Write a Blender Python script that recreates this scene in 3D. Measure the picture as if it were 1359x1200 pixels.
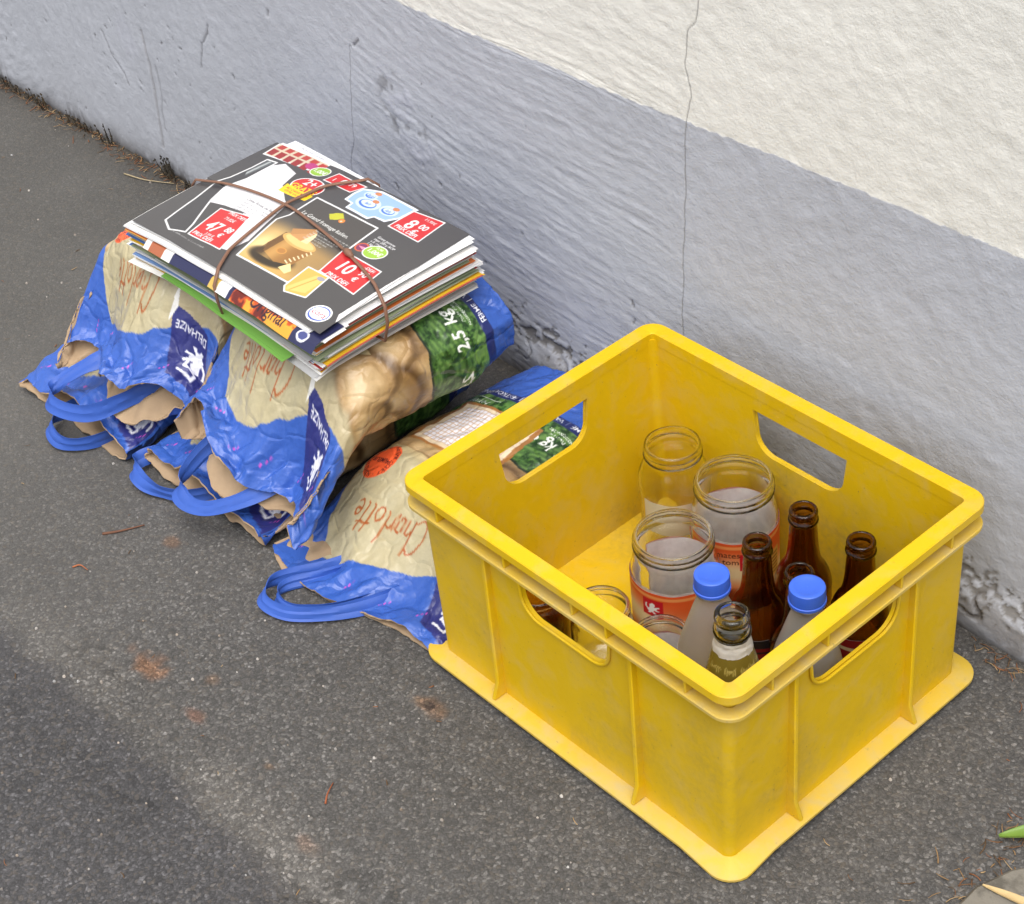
import bpy, bmesh, math, random
import numpy as np

for _o in list(bpy.data.objects):
    bpy.data.objects.remove(_o)
scene = bpy.context.scene
COL = scene.collection
R = math.radians
random.seed(7)
rng = np.random.default_rng(11)

# ------------------------------------------------------------------ camera, sky, sun, exposure
cam_d = bpy.data.cameras.new('camera')
cam_d.sensor_fit = 'HORIZONTAL'
cam_d.sensor_width = 36.0
cam_d.lens = 65.79
cam_d.clip_start = 0.02
cam_d.clip_end = 600.0
cam = bpy.data.objects.new('camera', cam_d)
cam.location = (0.865, -1.089, 1.257)
cam.rotation_euler = (R(51.15), R(5.37), R(47.03))
COL.objects.link(cam)
scene.camera = cam

SUN_EL, SUN_AZ = 68.0, 132.0        # degrees; azimuth clockwise from +y (the wall side)
world = bpy.data.worlds.new('World')
scene.world = world
world.use_nodes = True
wn = world.node_tree.nodes
wl = world.node_tree.links
wn.clear()
w_out = wn.new('ShaderNodeOutputWorld')
w_bg = wn.new('ShaderNodeBackground')
w_sky = wn.new('ShaderNodeTexSky')
w_sky.sky_type = 'NISHITA'
w_sky.sun_disc = False
w_sky.sun_elevation = R(SUN_EL)
w_sky.sun_rotation = R(SUN_AZ)
w_sky.air_density = 1.0
w_sky.dust_density = 4.0
w_hsv = wn.new('ShaderNodeHueSaturation')      # a milky, clouded sky
w_hsv.inputs['Saturation'].default_value = 0.22
wl.new(w_sky.outputs[0], w_hsv.inputs['Color'])
wl.new(w_hsv.outputs[0], w_bg.inputs['Color'])
w_bg.inputs['Strength'].default_value = 0.15
wl.new(w_bg.outputs[0], w_out.inputs['Surface'])

sun_d = bpy.data.lights.new('sun', 'SUN')
sun_d.energy = 1.5
sun_d.angle = R(60)
sun_d.color = (1.0, 0.965, 0.92)
sun = bpy.data.objects.new('sun', sun_d)
sun.rotation_euler = (R(90 - SUN_EL), 0, R(180 - SUN_AZ))
sun.location = (0.5, -3, 4)
COL.objects.link(sun)

vs = scene.view_settings
vs.view_transform = 'Standard'
vs.look = 'None'
vs.gamma = 1.0
vs.use_curve_mapping = False
vs.exposure = 0.54
scene.render.engine = 'CYCLES'
cy = scene.cycles
cy.use_denoising = True
cy.max_bounces = 16
cy.transmission_bounces = 16
cy.transparent_max_bounces = 16
cy.glossy_bounces = 14
cy.diffuse_bounces = 5
cy.sample_clamp_indirect = 6.0
cy.blur_glossy = 0.6

# ------------------------------------------------------------------ helpers: numbers
def lin(c):
    c = np.asarray(c, float) / 255.0
    return np.where(c <= 0.04045, c / 12.92, ((c + 0.055) / 1.055) ** 2.4)

def rgb(*c):
    return tuple(float(v) for v in lin(c))

def _hash(ix, iy, seed):
    n = (ix.astype(np.int64) * 374761393 + iy.astype(np.int64) * 668265263 + seed * 1442695041) & 0xffffffff
    n = ((n ^ (n >> 13)) * 1274126177) & 0xffffffff
    n = n ^ (n >> 16)
    n = (n * 2246822519) & 0xffffffff
    return ((n ^ (n >> 15)) & 0xffffff) / float(0xffffff)

def vnoise(x, y, seed=0):
    ix = np.floor(x); iy = np.floor(y)
    fx = x - ix; fy = y - iy
    fx = fx * fx * (3 - 2 * fx); fy = fy * fy * (3 - 2 * fy)
    a = _hash(ix, iy, seed); b = _hash(ix + 1, iy, seed)
    c = _hash(ix, iy + 1, seed); d = _hash(ix + 1, iy + 1, seed)
    return (a * (1 - fx) + b * fx) * (1 - fy) + (c * (1 - fx) + d * fx) * fy

def fbm(x, y, seed=0, octs=4, gain=0.5):
    s = 0.0; a = 1.0; t = 0.0
    for o in range(octs):
        s = s + a * vnoise(x * 2 ** o + 17.3 * o, y * 2 ** o - 9.1 * o, seed + o * 31)
        t += a; a *= gain
    return s / t

def facet(x, y, seed=0, warp=0.35):
    """crumpled-paper height: piecewise-linear facets on a warped triangle lattice"""
    wx = x + warp * (2 * vnoise(x * 0.9 + 5, y * 0.9, seed + 1) - 1)
    wy = y + warp * (2 * vnoise(x * 0.9, y * 0.9 + 9, seed + 2) - 1)
    ca, sa = math.cos(seed * 1.7), math.sin(seed * 1.7)
    wx, wy = wx * ca - wy * sa, wx * sa + wy * ca
    ix = np.floor(wx); iy = np.floor(wy)
    fx = wx - ix; fy = wy - iy
    a = _hash(ix, iy, seed); b = _hash(ix + 1, iy, seed)
    c = _hash(ix, iy + 1, seed); d = _hash(ix + 1, iy + 1, seed)
    return np.where(fx + fy < 1, a + (b - a) * fx + (c - a) * fy, d + (c - d) * (1 - fx) + (b - d) * (1 - fy))

def sstep(a, b, x):
    t = np.clip((x - a) / (b - a), 0, 1)
    return t * t * (3 - 2 * t)

# ------------------------------------------------------------------ helpers: objects
def obj(name, mesh, parent=None, mats=()):
    o = bpy.data.objects.new(name, mesh)
    COL.objects.link(o)
    if parent is not None:
        o.parent = parent
    for m in mats:
        if len(mesh.materials) < len(mats):
            mesh.materials.append(m)
    return o

def empty(name, loc=(0, 0, 0), rz=0.0):
    o = bpy.data.objects.new(name, None)
    o.empty_display_size = 0.05
    o.location = loc
    o.rotation_euler = (0, 0, rz)
    COL.objects.link(o)
    return o

def tag(o, label=None, cat=None, group=None, kind=None):
    if label: o['label'] = label
    if cat: o['category'] = cat
    if group: o['group'] = group
    if kind: o['kind'] = kind
    return o

def mesh_np(name, verts, quads=None, tris=None, smooth=True, col=None, matidx=None, extra=None):
    verts = np.asarray(verts, np.float32).reshape(-1, 3)
    parts = []; sizes = []
    if quads is not None and len(quads):
        q = np.asarray(quads, np.int32).reshape(-1, 4); parts.append(q.ravel()); sizes.append(np.full(len(q), 4, np.int32))
    if tris is not None and len(tris):
        t = np.asarray(tris, np.int32).reshape(-1, 3); parts.append(t.ravel()); sizes.append(np.full(len(t), 3, np.int32))
    loops = np.concatenate(parts); sizes = np.concatenate(sizes)
    me = bpy.data.meshes.new(name)
    me.vertices.add(len(verts)); me.vertices.foreach_set('co', verts.ravel())
    me.loops.add(len(loops)); me.loops.foreach_set('vertex_index', loops)
    me.polygons.add(len(sizes))
    starts = np.concatenate([[0], np.cumsum(sizes)[:-1]]).astype(np.int32)
    me.polygons.foreach_set('loop_start', starts)
    me.polygons.foreach_set('loop_total', sizes)
    if matidx is not None:
        me.polygons.foreach_set('material_index', np.asarray(matidx, np.int32))
    me.polygons.foreach_set('use_smooth', np.full(len(sizes), bool(smooth)))
    me.update(calc_edges=True)
    if col is not None:
        c = np.ones((len(verts), 4), np.float32); c[:, :3] = np.asarray(col).reshape(-1, 3)
        a = me.color_attributes.new('Col', 'FLOAT_COLOR', 'POINT')
        a.data.foreach_set('color', c.ravel())
    for k, v in (extra or {}).items():
        a = me.attributes.new(k, 'FLOAT', 'POINT')
        a.data.foreach_set('value', np.asarray(v, np.float32).ravel())
    me.validate()
    return me

def grid_quads(nr, nc, wrap=False, off=0):
    r = np.arange(nr - 1)[:, None]; c = np.arange(nc if wrap else nc - 1)[None, :]
    a = r * nc + c; b = r * nc + (c + 1) % nc
    return np.stack([a, b, b + nc, a + nc], -1).reshape(-1, 4) + off

def lathe(profile, n=48):
    """closed lathe around z; profile = list of (r, z); ends with r=0 are poles"""
    P = np.array(profile, float)
    th = np.arange(n) * 2 * np.pi / n
    V = np.stack([P[:, 0:1] * np.cos(th), P[:, 0:1] * np.sin(th), np.repeat(P[:, 1:2], n, 1)], -1).reshape(-1, 3)
    return V, grid_quads(len(P), n, True)

def smooth_profile(pts, sub=4):
    """Catmull-Rom through the points (r,z)"""
    p = np.array(pts, float)
    p = np.vstack([2 * p[0] - p[1], p, 2 * p[-1] - p[-2]])
    out = []
    for i in range(1, len(p) - 2):
        for k in range(sub):
            t = k / sub
            out.append(0.5 * ((2 * p[i]) + (-p[i - 1] + p[i + 1]) * t + (2 * p[i - 1] - 5 * p[i] + 4 * p[i + 1] - p[i + 2]) * t * t + (-p[i - 1] + 3 * p[i] - 3 * p[i + 1] + p[i + 2]) * t ** 3))
    out.append(p[-2])
    return np.array(out)

def tube(path, rad, n=8, closed=False, flat=1.0):
    """tube along a 3-D path; rad scalar or per-point"""
    P = np.array(path, float); N = len(P)
    rad = np.broadcast_to(np.asarray(rad, float), (N,))
    T = np.roll(P, -1, 0) - np.roll(P, 1, 0)
    if not closed:
        T[0] = P[1] - P[0]; T[-1] = P[-1] - P[-2]
    T /= np.linalg.norm(T, axis=1, keepdims=True) + 1e-12
    up = np.array([0.13, 0.21, 0.97]); V = []
    U = np.cross(T[0], up); U /= np.linalg.norm(U)
    for i in range(N):
        U = U - T[i] * U.dot(T[i]); U /= np.linalg.norm(U) + 1e-12
        W = np.cross(T[i], U)
        for k in range(n):
            a = 2 * math.pi * k / n
            V.append(P[i] + rad[i] * (math.cos(a) * U + flat * math.sin(a) * W))
    Q = grid_quads(N, n, True).tolist()
    if closed:
        Q += [[(N - 1) * n + k, (N - 1) * n + (k + 1) % n, (k + 1) % n, k] for k in range(n)]
    T3 = []
    if not closed:
        T3 = [[0, k + 1, k] for k in range(1, n - 1)] + [[(N - 1) * n, (N - 1) * n + k, (N - 1) * n + k + 1] for k in range(1, n - 1)]
    return np.array(V), Q, T3

class MB:
    def __init__(self): self.v = []; self.q = []; self.t = []; self.c = []; self.n = 0; self.mi_q = []; self.mi_t = []
    def add(self, V, Q=(), T=(), col=None, mi=0):
        V = np.asarray(V, float).reshape(-1, 3)
        if len(Q): self.q.append(np.asarray(Q).reshape(-1, 4) + self.n); self.mi_q.append(np.full(len(self.q[-1]), mi))
        if len(T): self.t.append(np.asarray(T).reshape(-1, 3) + self.n); self.mi_t.append(np.full(len(self.t[-1]), mi))
        self.v.append(V); self.n += len(V)
        self.c.append(np.broadcast_to(np.array(col if col is not None else (1, 1, 1), float), (len(V), 3)))
    def box(self, lo, hi, col=None, mi=0):
        x0, y0, z0 = lo; x1, y1, z1 = hi
        V = [(x0, y0, z0), (x1, y0, z0), (x1, y1, z0), (x0, y1, z0), (x0, y0, z1), (x1, y0, z1), (x1, y1, z1), (x0, y1, z1)]
        self.add(V, [(0, 3, 2, 1), (4, 5, 6, 7), (0, 1, 5, 4), (1, 2, 6, 5), (2, 3, 7, 6), (3, 0, 4, 7)], (), col, mi)
    def mesh(self, name, smooth=True, col=True):
        q = np.concatenate(self.q) if self.q else None
        t = np.concatenate(self.t) if self.t else None
        mi = np.concatenate(self.mi_q + self.mi_t)
        return mesh_np(name, np.concatenate(self.v), q, t, smooth, np.concatenate(self.c) if col else None, mi)

def bevel_mod(o, w, seg=2, ang=35):
    m = o.modifiers.new('bevel', 'BEVEL'); m.width = w; m.segments = seg; m.limit_method = 'ANGLE'; m.angle_limit = R(ang)
    return m

# ------------------------------------------------------------------ helpers: flat print
class Canvas:
    """a print sheet in metres, colours in sRGB 0-255"""
    def __init__(self, x0, y0, x1, y1, px, base=(255, 255, 255)):
        self.x0, self.y0, self.px = x0, y0, px
        self.w = int(round((x1 - x0) / px)); self.h = int(round((y1 - y0) / px))
        self.a = np.empty((self.h, self.w, 3)); self.a[:] = base
        self.X, self.Y = np.meshgrid(x0 + (np.arange(self.w) + .5) * px, y0 + (np.arange(self.h) + .5) * px)
    def put(self, m, col, sl=(slice(None), slice(None)), al=1.0):
        m = m * al if al != 1.0 else m
        m = np.asarray(m, float)[..., None]
        self.a[sl] = self.a[sl] * (1 - m) + np.asarray(col, float) * m
    def _box(self, pts):
        p = np.asarray(pts)
        i0 = max(0, int((p[:, 0].min() - self.x0) / self.px) - 2); i1 = min(self.w, int((p[:, 0].max() - self.x0) / self.px) + 3)
        j0 = max(0, int((p[:, 1].min() - self.y0) / self.px) - 2); j1 = min(self.h, int((p[:, 1].max() - self.y0) / self.px) + 3)
        return (slice(j0, max(j0, j1)), slice(i0, max(i0, i1)))
    def polymask(self, pts):
        sl = self._box(pts); X = self.X[sl]; Y = self.Y[sl]
        m = np.zeros(X.shape, bool); p = np.asarray(pts, float)
        for i in range(len(p)):
            x1, y1 = p[i]; x2, y2 = p[(i + 1) % len(p)]
            if y1 == y2: continue
            c = ((y1 > Y) != (y2 > Y)) & (X < (x2 - x1) * (Y - y1) / (y2 - y1) + x1)
            m ^= c
        return m, sl
    def poly(self, pts, col, al=1.0):
        m, sl = self.polymask(pts); self.put(m, col, sl, al)
    def ell(self, cx, cy, rx, ry, col, ang=0, al=1.0, soft=0.0):
        r = max(rx, ry) * (1 + soft); sl = self._box([(cx - r, cy - r), (cx + r, cy + r)])
        X = self.X[sl] - cx; Y = self.Y[sl] - cy; c, s = math.cos(ang), math.sin(ang)
        d = np.sqrt(((X * c + Y * s) / rx) ** 2 + ((-X * s + Y * c) / ry) ** 2)
        m = (d < 1).astype(float) if soft == 0 else 1 - sstep(1 - soft, 1 + soft, d)
        self.put(m, col, sl, al)
    def stroke(self, pts, w, col, al=1.0, closed=False, w2=None):
        p = [np.asarray(q, float) for q in pts]
        if closed: p.append(p[0])
        n = len(p) - 1
        for i in range(n):
            a, b = p[i], p[i + 1]; ww = w if w2 is None else w + (w2 - w) * i / max(1, n - 1)
            sl = self._box([a - ww, a + ww, b - ww, b + ww]); X = self.X[sl] - a[0]; Y = self.Y[sl] - a[1]
            d = b - a; L = d.dot(d) + 1e-12; t = np.clip((X * d[0] + Y * d[1]) / L, 0, 1)
            m = np.clip((ww / 2 - np.hypot(X - t * d[0], Y - t * d[1])) / self.px + .5, 0, 1)
            self.put(m, col, sl, al)
    def text(self, s, x, y, size, col, ang=0, bold=0.0, sx=1.0, shear=0.0, align='L', al=1.0):
        V, T = text_tris(s, bold)
        V = V.copy(); 
        wdt = V[:, 0].max() if len(V) else 0
        if align == 'C': V[:, 0] -= wdt / 2
        V[:, 0] = (V[:, 0] + shear * V[:, 1]) * sx
        V *= size; c, s_ = math.cos(ang), math.sin(ang)
        V = np.stack([x + V[:, 0] * c - V[:, 1] * s_, y + V[:, 0] * s_ + V[:, 1] * c], -1)
        if not len(T): return
        sl = self._box(V); X = self.X[sl]; Y = self.Y[sl]; m = np.zeros(X.shape)
        if m.size == 0: return
        bx = self.X[0, sl[1].start]; by = self.Y[sl[0].start, 0]
        for t in T:
            P = V[t]
            i0 = max(0, int((P[:, 0].min() - bx) / self.px) - 1); i1 = int((P[:, 0].max() - bx) / self.px) + 3
            j0 = max(0, int((P[:, 1].min() - by) / self.px) - 1); j1 = int((P[:, 1].max() - by) / self.px) + 3
            x_ = X[j0:j1, i0:i1]; y_ = Y[j0:j1, i0:i1]
            if x_.size == 0: continue
            e = []
            for k in range(3):
                a = P[k]; b = P[(k + 1) % 3]
                e.append((b[0] - a[0]) * (y_ - a[1]) - (b[1] - a[1]) * (x_ - a[0]))
            ins = ((e[0] >= 0) & (e[1] >= 0) & (e[2] >= 0)) | ((e[0] <= 0) & (e[1] <= 0) & (e[2] <= 0))
            m[j0:j1, i0:i1] = np.maximum(m[j0:j1, i0:i1], ins)
        self.put(m, col, sl, al)
    def sample(self, x, y):
        """bilinear-ish sample of a lightly blurred sheet -> linear colour"""
        a = self.a
        fx = np.clip((x - self.x0) / self.px - .5, 0, self.w - 1.001); fy = np.clip((y - self.y0) / self.px - .5, 0, self.h - 1.001)
        ix = fx.astype(int); iy = fy.astype(int); tx = (fx - ix)[..., None]; ty = (fy - iy)[..., None]
        c = (a[iy, ix] * (1 - tx) + a[iy, ix + 1] * tx) * (1 - ty) + (a[iy + 1, ix] * (1 - tx) + a[iy + 1, ix + 1] * tx) * ty
        return lin(np.clip(c, 0, 255))

_tc = {}
def text_tris(s, bold=0.0):
    k = (s, bold)
    if k in _tc: return _tc[k]
    cu = bpy.data.curves.new('lettering', 'FONT'); cu.body = s; cu.size = 1.0; cu.offset = bold * .42; cu.resolution_u = 3
    o = bpy.data.objects.new('lettering', cu); COL.objects.link(o)
    me = o.to_mesh()
    me.calc_loop_triangles()
    V = np.array([v.co[:2] for v in me.vertices]).reshape(-1, 2)
    T = np.array([t.vertices[:] for t in me.loop_triangles], int).reshape(-1, 3)
    o.to_mesh_clear(); bpy.data.objects.remove(o); bpy.data.curves.remove(cu)
    _tc[k] = (V, T)
    return _tc[k]

# ------------------------------------------------------------------ helpers: materials
def mat(name):
    m = bpy.data.materials.new(name); m.use_nodes = True
    nt = m.node_tree; b = nt.nodes['Principled BSDF']
    return m, nt, b

def node(nt, typ, **kw):
    n = nt.nodes.new(typ)
    for k, v in kw.items():
        if k.startswith('i_'): n.inputs[k[2:].replace('_', ' ')].default_value = v
        else: setattr(n, k, v)
    return n

def mixc(nt, fac, a, b, mode='MIX'):
    n = nt.nodes.new('ShaderNodeMix'); n.data_type = 'RGBA'; n.blend_type = mode
    for sock, v in ((n.inputs[0], fac), (n.inputs[6], a), (n.inputs[7], b)):
        if hasattr(v, 'is_output'): nt.links.new(v, sock)
        elif isinstance(v, (int, float)): sock.default_value = v
        else: sock.default_value = (*v[:3], 1)
    return n.outputs[2]

def mathn(nt, op, a, b=None, clamp=False):
    n = nt.nodes.new('ShaderNodeMath'); n.operation = op; n.use_clamp = clamp
    for sock, v in ((n.inputs[0], a), (n.inputs[1], b)):
        if v is None: continue
        if hasattr(v, 'is_output'): nt.links.new(v, sock)
        else: sock.default_value = v
    return n.outputs[0]

def ramp(nt, fac, stops):
    n = nt.nodes.new('ShaderNodeValToRGB'); cr = n.color_ramp
    while len(cr.elements) < len(stops): cr.elements.new(0.5)
    for e, (p, c) in zip(cr.elements, stops):
        e.position = p; e.color = (*c[:3], 1) if not isinstance(c, (int, float)) else (c, c, c, 1)
    nt.links.new(fac, n.inputs[0])
    return n.outputs[0]

def noise_n(nt, scale, detail=4, rough=0.5, vec=None, dist=0.0):
    n = node(nt, 'ShaderNodeTexNoise'); n.inputs['Scale'].default_value = scale; n.inputs['Detail'].default_value = detail
    n.inputs['Roughness'].default_value = rough; n.inputs['Distortion'].default_value = dist
    if vec is not None: nt.links.new(vec, n.inputs['Vector'])
    return n.outputs[0]

def geo_pos(nt): return node(nt, 'ShaderNodeNewGeometry').outputs['Position']
def obj_pos(nt): return node(nt, 'ShaderNodeTexCoord').outputs['Object']

def bump(nt, b, h, strength=0.3, dist=0.002):
    n = node(nt, 'ShaderNodeBump'); n.inputs['Strength'].default_value = strength; n.inputs['Distance'].default_value = dist
    nt.links.new(h, n.inputs['Height']); nt.links.new(n.outputs[0], b.inputs['Normal'])

def attr(nt, name='Col'):
    n = node(nt, 'ShaderNodeAttribute'); n.attribute_name = name
    return n

def plain(name, col, rough=0.5, spec=0.5, vary=0.12, scale=60, bumps=0.0):
    m, nt, b = mat(name)
    f = noise_n(nt, scale, 4, .6, obj_pos(nt))
    c = mixc(nt, f, tuple(v * (1 - vary) for v in col), tuple(min(1, v * (1 + vary)) for v in col))
    nt.links.new(c, b.inputs['Base Color'])
    b.inputs['Roughness'].default_value = rough; b.inputs['Specular IOR Level'].default_value = spec
    if bumps: bump(nt, b, f, bumps, 0.001)
    return m

def printed(name, rough=0.45, spec=0.5, grain=0.06, bumps=0.0, coat=0.0):
    m, nt, b = mat(name)
    a = attr(nt).outputs['Color']
    f = noise_n(nt, 900, 3, .6, geo_pos(nt))
    c = mixc(nt, 1.0, a, ramp(nt, f, [(0, 1 - grain), (1, 1 + 0.0)]), 'MULTIPLY')
    nt.links.new(c, b.inputs['Base Color'])
    b.inputs['Roughness'].default_value = rough; b.inputs['Specular IOR Level'].default_value = spec
    b.inputs['Coat Weight'].default_value = coat; b.inputs['Coat Roughness'].default_value = 0.25
    if bumps: bump(nt, b, noise_n(nt, 120, 5, .6, geo_pos(nt)), bumps, 0.001)
    return m

def glass(name, col=(1, 1, 1), rough=0.0, ior=1.44):
    m, nt, b = mat(name)
    b.inputs['Base Color'].default_value = (*col, 1)
    b.inputs['Transmission Weight'].default_value = 1.0
    b.inputs['IOR'].default_value = ior
    f = noise_n(nt, 25, 3, .6, obj_pos(nt))
    nt.links.new(ramp(nt, f, [(0.35, rough), (0.8, rough + 0.03)]), b.inputs['Roughness'])
    bump(nt, b, noise_n(nt, 60, 2, .5, obj_pos(nt)), 0.05, 0.001)
    return m

# ------------------------------------------------------------------ the ground
def axis(lo, hi, d, far):
    core = np.arange(lo, hi + d / 2, d)
    out_r = hi + np.cumsum(np.geomspace(d * 2, far / 3, 22)); out_l = lo - np.cumsum(np.geomspace(d * 2, far / 3, 22))
    return np.concatenate([out_l[::-1], core, out_r])

gx = axis(-1.8, 0.55, 0.003, 60.0)
gy_core = np.arange(-1.0, 0.045, 0.003)
gy = np.concatenate([(-1.0 - np.cumsum(np.geomspace(.006, 20, 22)))[::-1], gy_core, 0.045 + np.cumsum(np.geomspace(.01, 20, 16))])
GX, GY = np.meshgrid(gx, gy)
inner = (sstep(-2.2, -1.8, GX) * (1 - sstep(0.55, 1.0, GX)) * sstep(-1.5, -1.0, GY))
yb = -0.632 + 0.035 * (fbm(GX * 5 + 3, GX * 0 + .5, 3, 3) - .5) + 0.02 * (fbm(GX * 30, GY * 30, 5, 3) - .5) - 0.05 * sstep(-.35, 0.1, GX) * 0
def ground_h(x, y):
    h = 0.0022 * (fbm(x * 14, y * 14, 21, 4) - .5) + 0.0012 * (fbm(x * 120, y * 120, 22, 2) - .5)
    return h
GZ = ground_h(GX, GY) * inner
patch = 1 - sstep(-0.012, 0.012, GY - yb)                     # newer, darker surfacing beyond the old joint
GZ -= 0.003 * np.exp(-((GY - yb - 0.012) / 0.012) ** 2) * (fbm(GX * 9, GY * 9, 8, 3)) * inner
ruin = sstep(.5, .66, fbm(GX * 7, GY * 11, 13, 4)) * np.exp(-((GY - yb) / 0.05) ** 2)
GZ -= 0.006 * ruin * fbm(GX * 90, GY * 90, 14, 2) * inner
c_old = np.array(lin((89, 87, 85))); c_new = np.array(lin((74, 73, 75))); c_dust = np.array(lin((114, 110, 105)))
gc = np.empty(GX.shape + (3,))
tone = 0.80 + 0.40 * fbm(GX * 4.5, GY * 4.5, 31, 5)
gc[:] = c_old
brown = sstep(-.45, -1.1, GX)[..., None]
gc = gc * (1 - brown * .6) + brown * .6 * np.array(lin((88, 86, 82)))
gc *= tone[..., None]
gc = gc * (1 - .85 * patch[..., None]) + .85 * patch[..., None] * c_new * tone[..., None]
dust = np.exp(-((GY - yb - 0.022) / 0.03) ** 2) * sstep(.32, .6, fbm(GX * 6 + 8, GY * 9, 41, 4)) * sstep(-.75, -.3, GX)
gc = gc * (1 - .5 * dust[..., None]) + .5 * dust[..., None] * c_dust
dk = np.exp(-((GY - yb - 0.015) / 0.014) ** 2) * (1 - sstep(-.42, -.25, GX)) * sstep(.4, .6, fbm(GX * 10, GY * 20, 43, 3))
gc *= (1 - .42 * dk)[..., None]; gc *= (1 - .5 * ruin * sstep(.5, .62, fbm(GX * 120, GY * 120, 15, 2)))[..., None]
# grime and moss in the gutter along the wall
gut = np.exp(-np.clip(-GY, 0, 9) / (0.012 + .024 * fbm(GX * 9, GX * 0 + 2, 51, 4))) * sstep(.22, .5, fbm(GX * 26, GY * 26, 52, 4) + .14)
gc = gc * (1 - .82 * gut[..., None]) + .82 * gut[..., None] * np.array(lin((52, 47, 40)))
# rust and oil marks
for x, y, rx, ry, a, c in ((-.396, -.561, .030, .014, .75, (128, 92, 66)), (-.144, -.41, .020, .015, .6, (122, 92, 66)), (-.146, -.411, .009, .008, .9, (58, 48, 44)),
                           (-.307, -.57, .018, .008, .55, (120, 84, 66)), (-.524, -.441, .013, .009, .6, (120, 92, 72)), (-.102, -.59, .016, .008, .4, (124, 96, 78)),
                           (-.33, -.53, .010, .007, .45, (122, 96, 74)), (-.2, -.56, .008, .005, .5, (126, 98, 70)), (-.05, -.45, .012, .010, .35, (70, 66, 62))):
    w = fbm(GX * 70, GY * 70, 61, 3) - .5
    d = np.hypot((GX - x) / rx, (GY - y) / ry) + 1.3 * w
    m = a * (1 - sstep(.4, 1.15, d))
    gc = gc * (1 - m[..., None]) + m[..., None] * np.array(lin(c))
m_asph, nt, b = mat('asphalt')
pos = geo_pos(nt)
base = attr(nt).outputs['Color']
wrp = node(nt, 'ShaderNodeVectorMath', operation='MULTIPLY_ADD')
nz = node(nt, 'ShaderNodeTexNoise'); nz.inputs['Scale'].default_value = 90; nt.links.new(pos, nz.inputs['Vector'])
nt.links.new(nz.outputs['Color'], wrp.inputs[0]); wrp.inputs[1].default_value = (.006, .006, .006); nt.links.new(pos, wrp.inputs[2])
v1 = node(nt, 'ShaderNodeTexVoronoi'); v1.inputs['Scale'].default_value = 350; nt.links.new(wrp.outputs[0], v1.inputs['Vector'])
v2 = node(nt, 'ShaderNodeTexVoronoi'); v2.inputs['Scale'].default_value = 760; nt.links.new(wrp.outputs[0], v2.inputs['Vector'])
sep = node(nt, 'ShaderNodeSeparateColor'); nt.links.new(v1.outputs['Color'], sep.inputs[0])
sep2 = node(nt, 'ShaderNodeSeparateColor'); nt.links.new(v2.outputs['Color'], sep2.inputs[0])
stone = ramp(nt, sep.outputs[0], [(0, .70), (.6, .94), (.86, 1.2), (1, 1.95)])
rimk = ramp(nt, v1.outputs['Distance'], [(0.3, 1.0), (0.7, .72)])
fine = ramp(nt, sep2.outputs[1], [(0, .8), (.75, 1.0), (1, 1.5)])
c1 = mixc(nt, 1.0, base, stone, 'MULTIPLY'); c2 = mixc(nt, .85, c1, rimk, 'MULTIPLY'); c3 = mixc(nt, .8, c2, fine, 'MULTIPLY')
c3 = mixc(nt, attr(nt, 'chips').outputs['Fac'], base, c3)
warm = mixc(nt, ramp(nt, sep.outputs[1], [(.75, 0), (1, .22)]), c3, rgb(122, 110, 94))
nt.links.new(warm, b.inputs['Base Color'])
b.inputs['Roughness'].default_value = .8; b.inputs['Specular IOR Level'].default_value = .35
hh = mathn(nt, 'ADD', mathn(nt, 'MULTIPLY', v1.outputs['Distance'], -1.0), mathn(nt, 'MULTIPLY', sep.outputs[2], .55))
hh = mathn(nt, 'ADD', hh, mathn(nt, 'MULTIPLY', v2.outputs['Distance'], -.45))
bump(nt, b, hh, .5, .0013)
chips = np.clip(.32 + .75 * sstep(-.95, -.30, GX - .35 * GY - .2) * (.55 + .9 * fbm(GX * 3.5, GY * 3.5, 66, 4)), 0, 1)
gme = mesh_np('ground', np.stack([GX, GY, GZ], -1), grid_quads(len(gy), len(gx)), None, True, gc, None, {'chips': chips})
tag(obj('ground', gme, None, [m_asph]), kind='structure')

# ------------------------------------------------------------------ the house wall: rendered, grey plinth band, cream above
BAND = 0.4135
wx = np.concatenate([(-1.8 - np.cumsum(np.geomspace(.01, 1.6, 16)))[::-1], np.unique(np.round(np.concatenate([np.arange(-1.8, .56, .0022), np.arange(-.215, -.160, .0007), np.arange(-.738, -.672, .0008)]), 5)), .56 + np.cumsum(np.geomspace(.01, 1.6, 16))])
wz = np.concatenate([np.unique(np.round(np.concatenate([np.arange(-.03, .70, .0022), np.arange(BAND - .007, BAND + .007, .0008)]), 5)), .70 + np.cumsum(np.geomspace(.01, .9, 14))])
WX, WZ = np.meshgrid(wx, wz)
winn = sstep(-2.1, -1.8, WX) * (1 - sstep(.56, .9, WX)) * (1 - sstep(.70, .9, WZ))
# trowel strokes that run down to the right
ang = R(-13) + R(14) * (fbm(WX * 2.2, WZ * 2.2, 70, 2) - .5)
al_ = WX * np.cos(ang) + WZ * np.sin(ang); ac_ = -WX * np.sin(ang) + WZ * np.cos(ang)
ac_ = ac_ + .012 * (fbm(WX * 9, WZ * 9, 71, 3) - .5)
s1 = fbm(al_ * 12, ac_ * 150, 72, 3, .65); s2 = fbm(al_ * 26, ac_ * 280, 73, 2, .6)
arc_r = np.hypot(WX + 1.62, WZ - .20)
s3 = fbm(np.arctan2(WZ - .2, WX + 1.62) * 6, arc_r * 130, 74, 3, .6)
m_str = sstep(-.80, -.62, WX) * (1 - .93 * sstep(-.26, -.15, WX)) + .06
m_arc = 1 - sstep(-1.15, -.85, WX)
patchy = .45 + .9 * fbm(WX * 5, WZ * 5, 75, 3)
lump = fbm(WX * 28, WZ * 28, 76, 4, .55)
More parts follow.
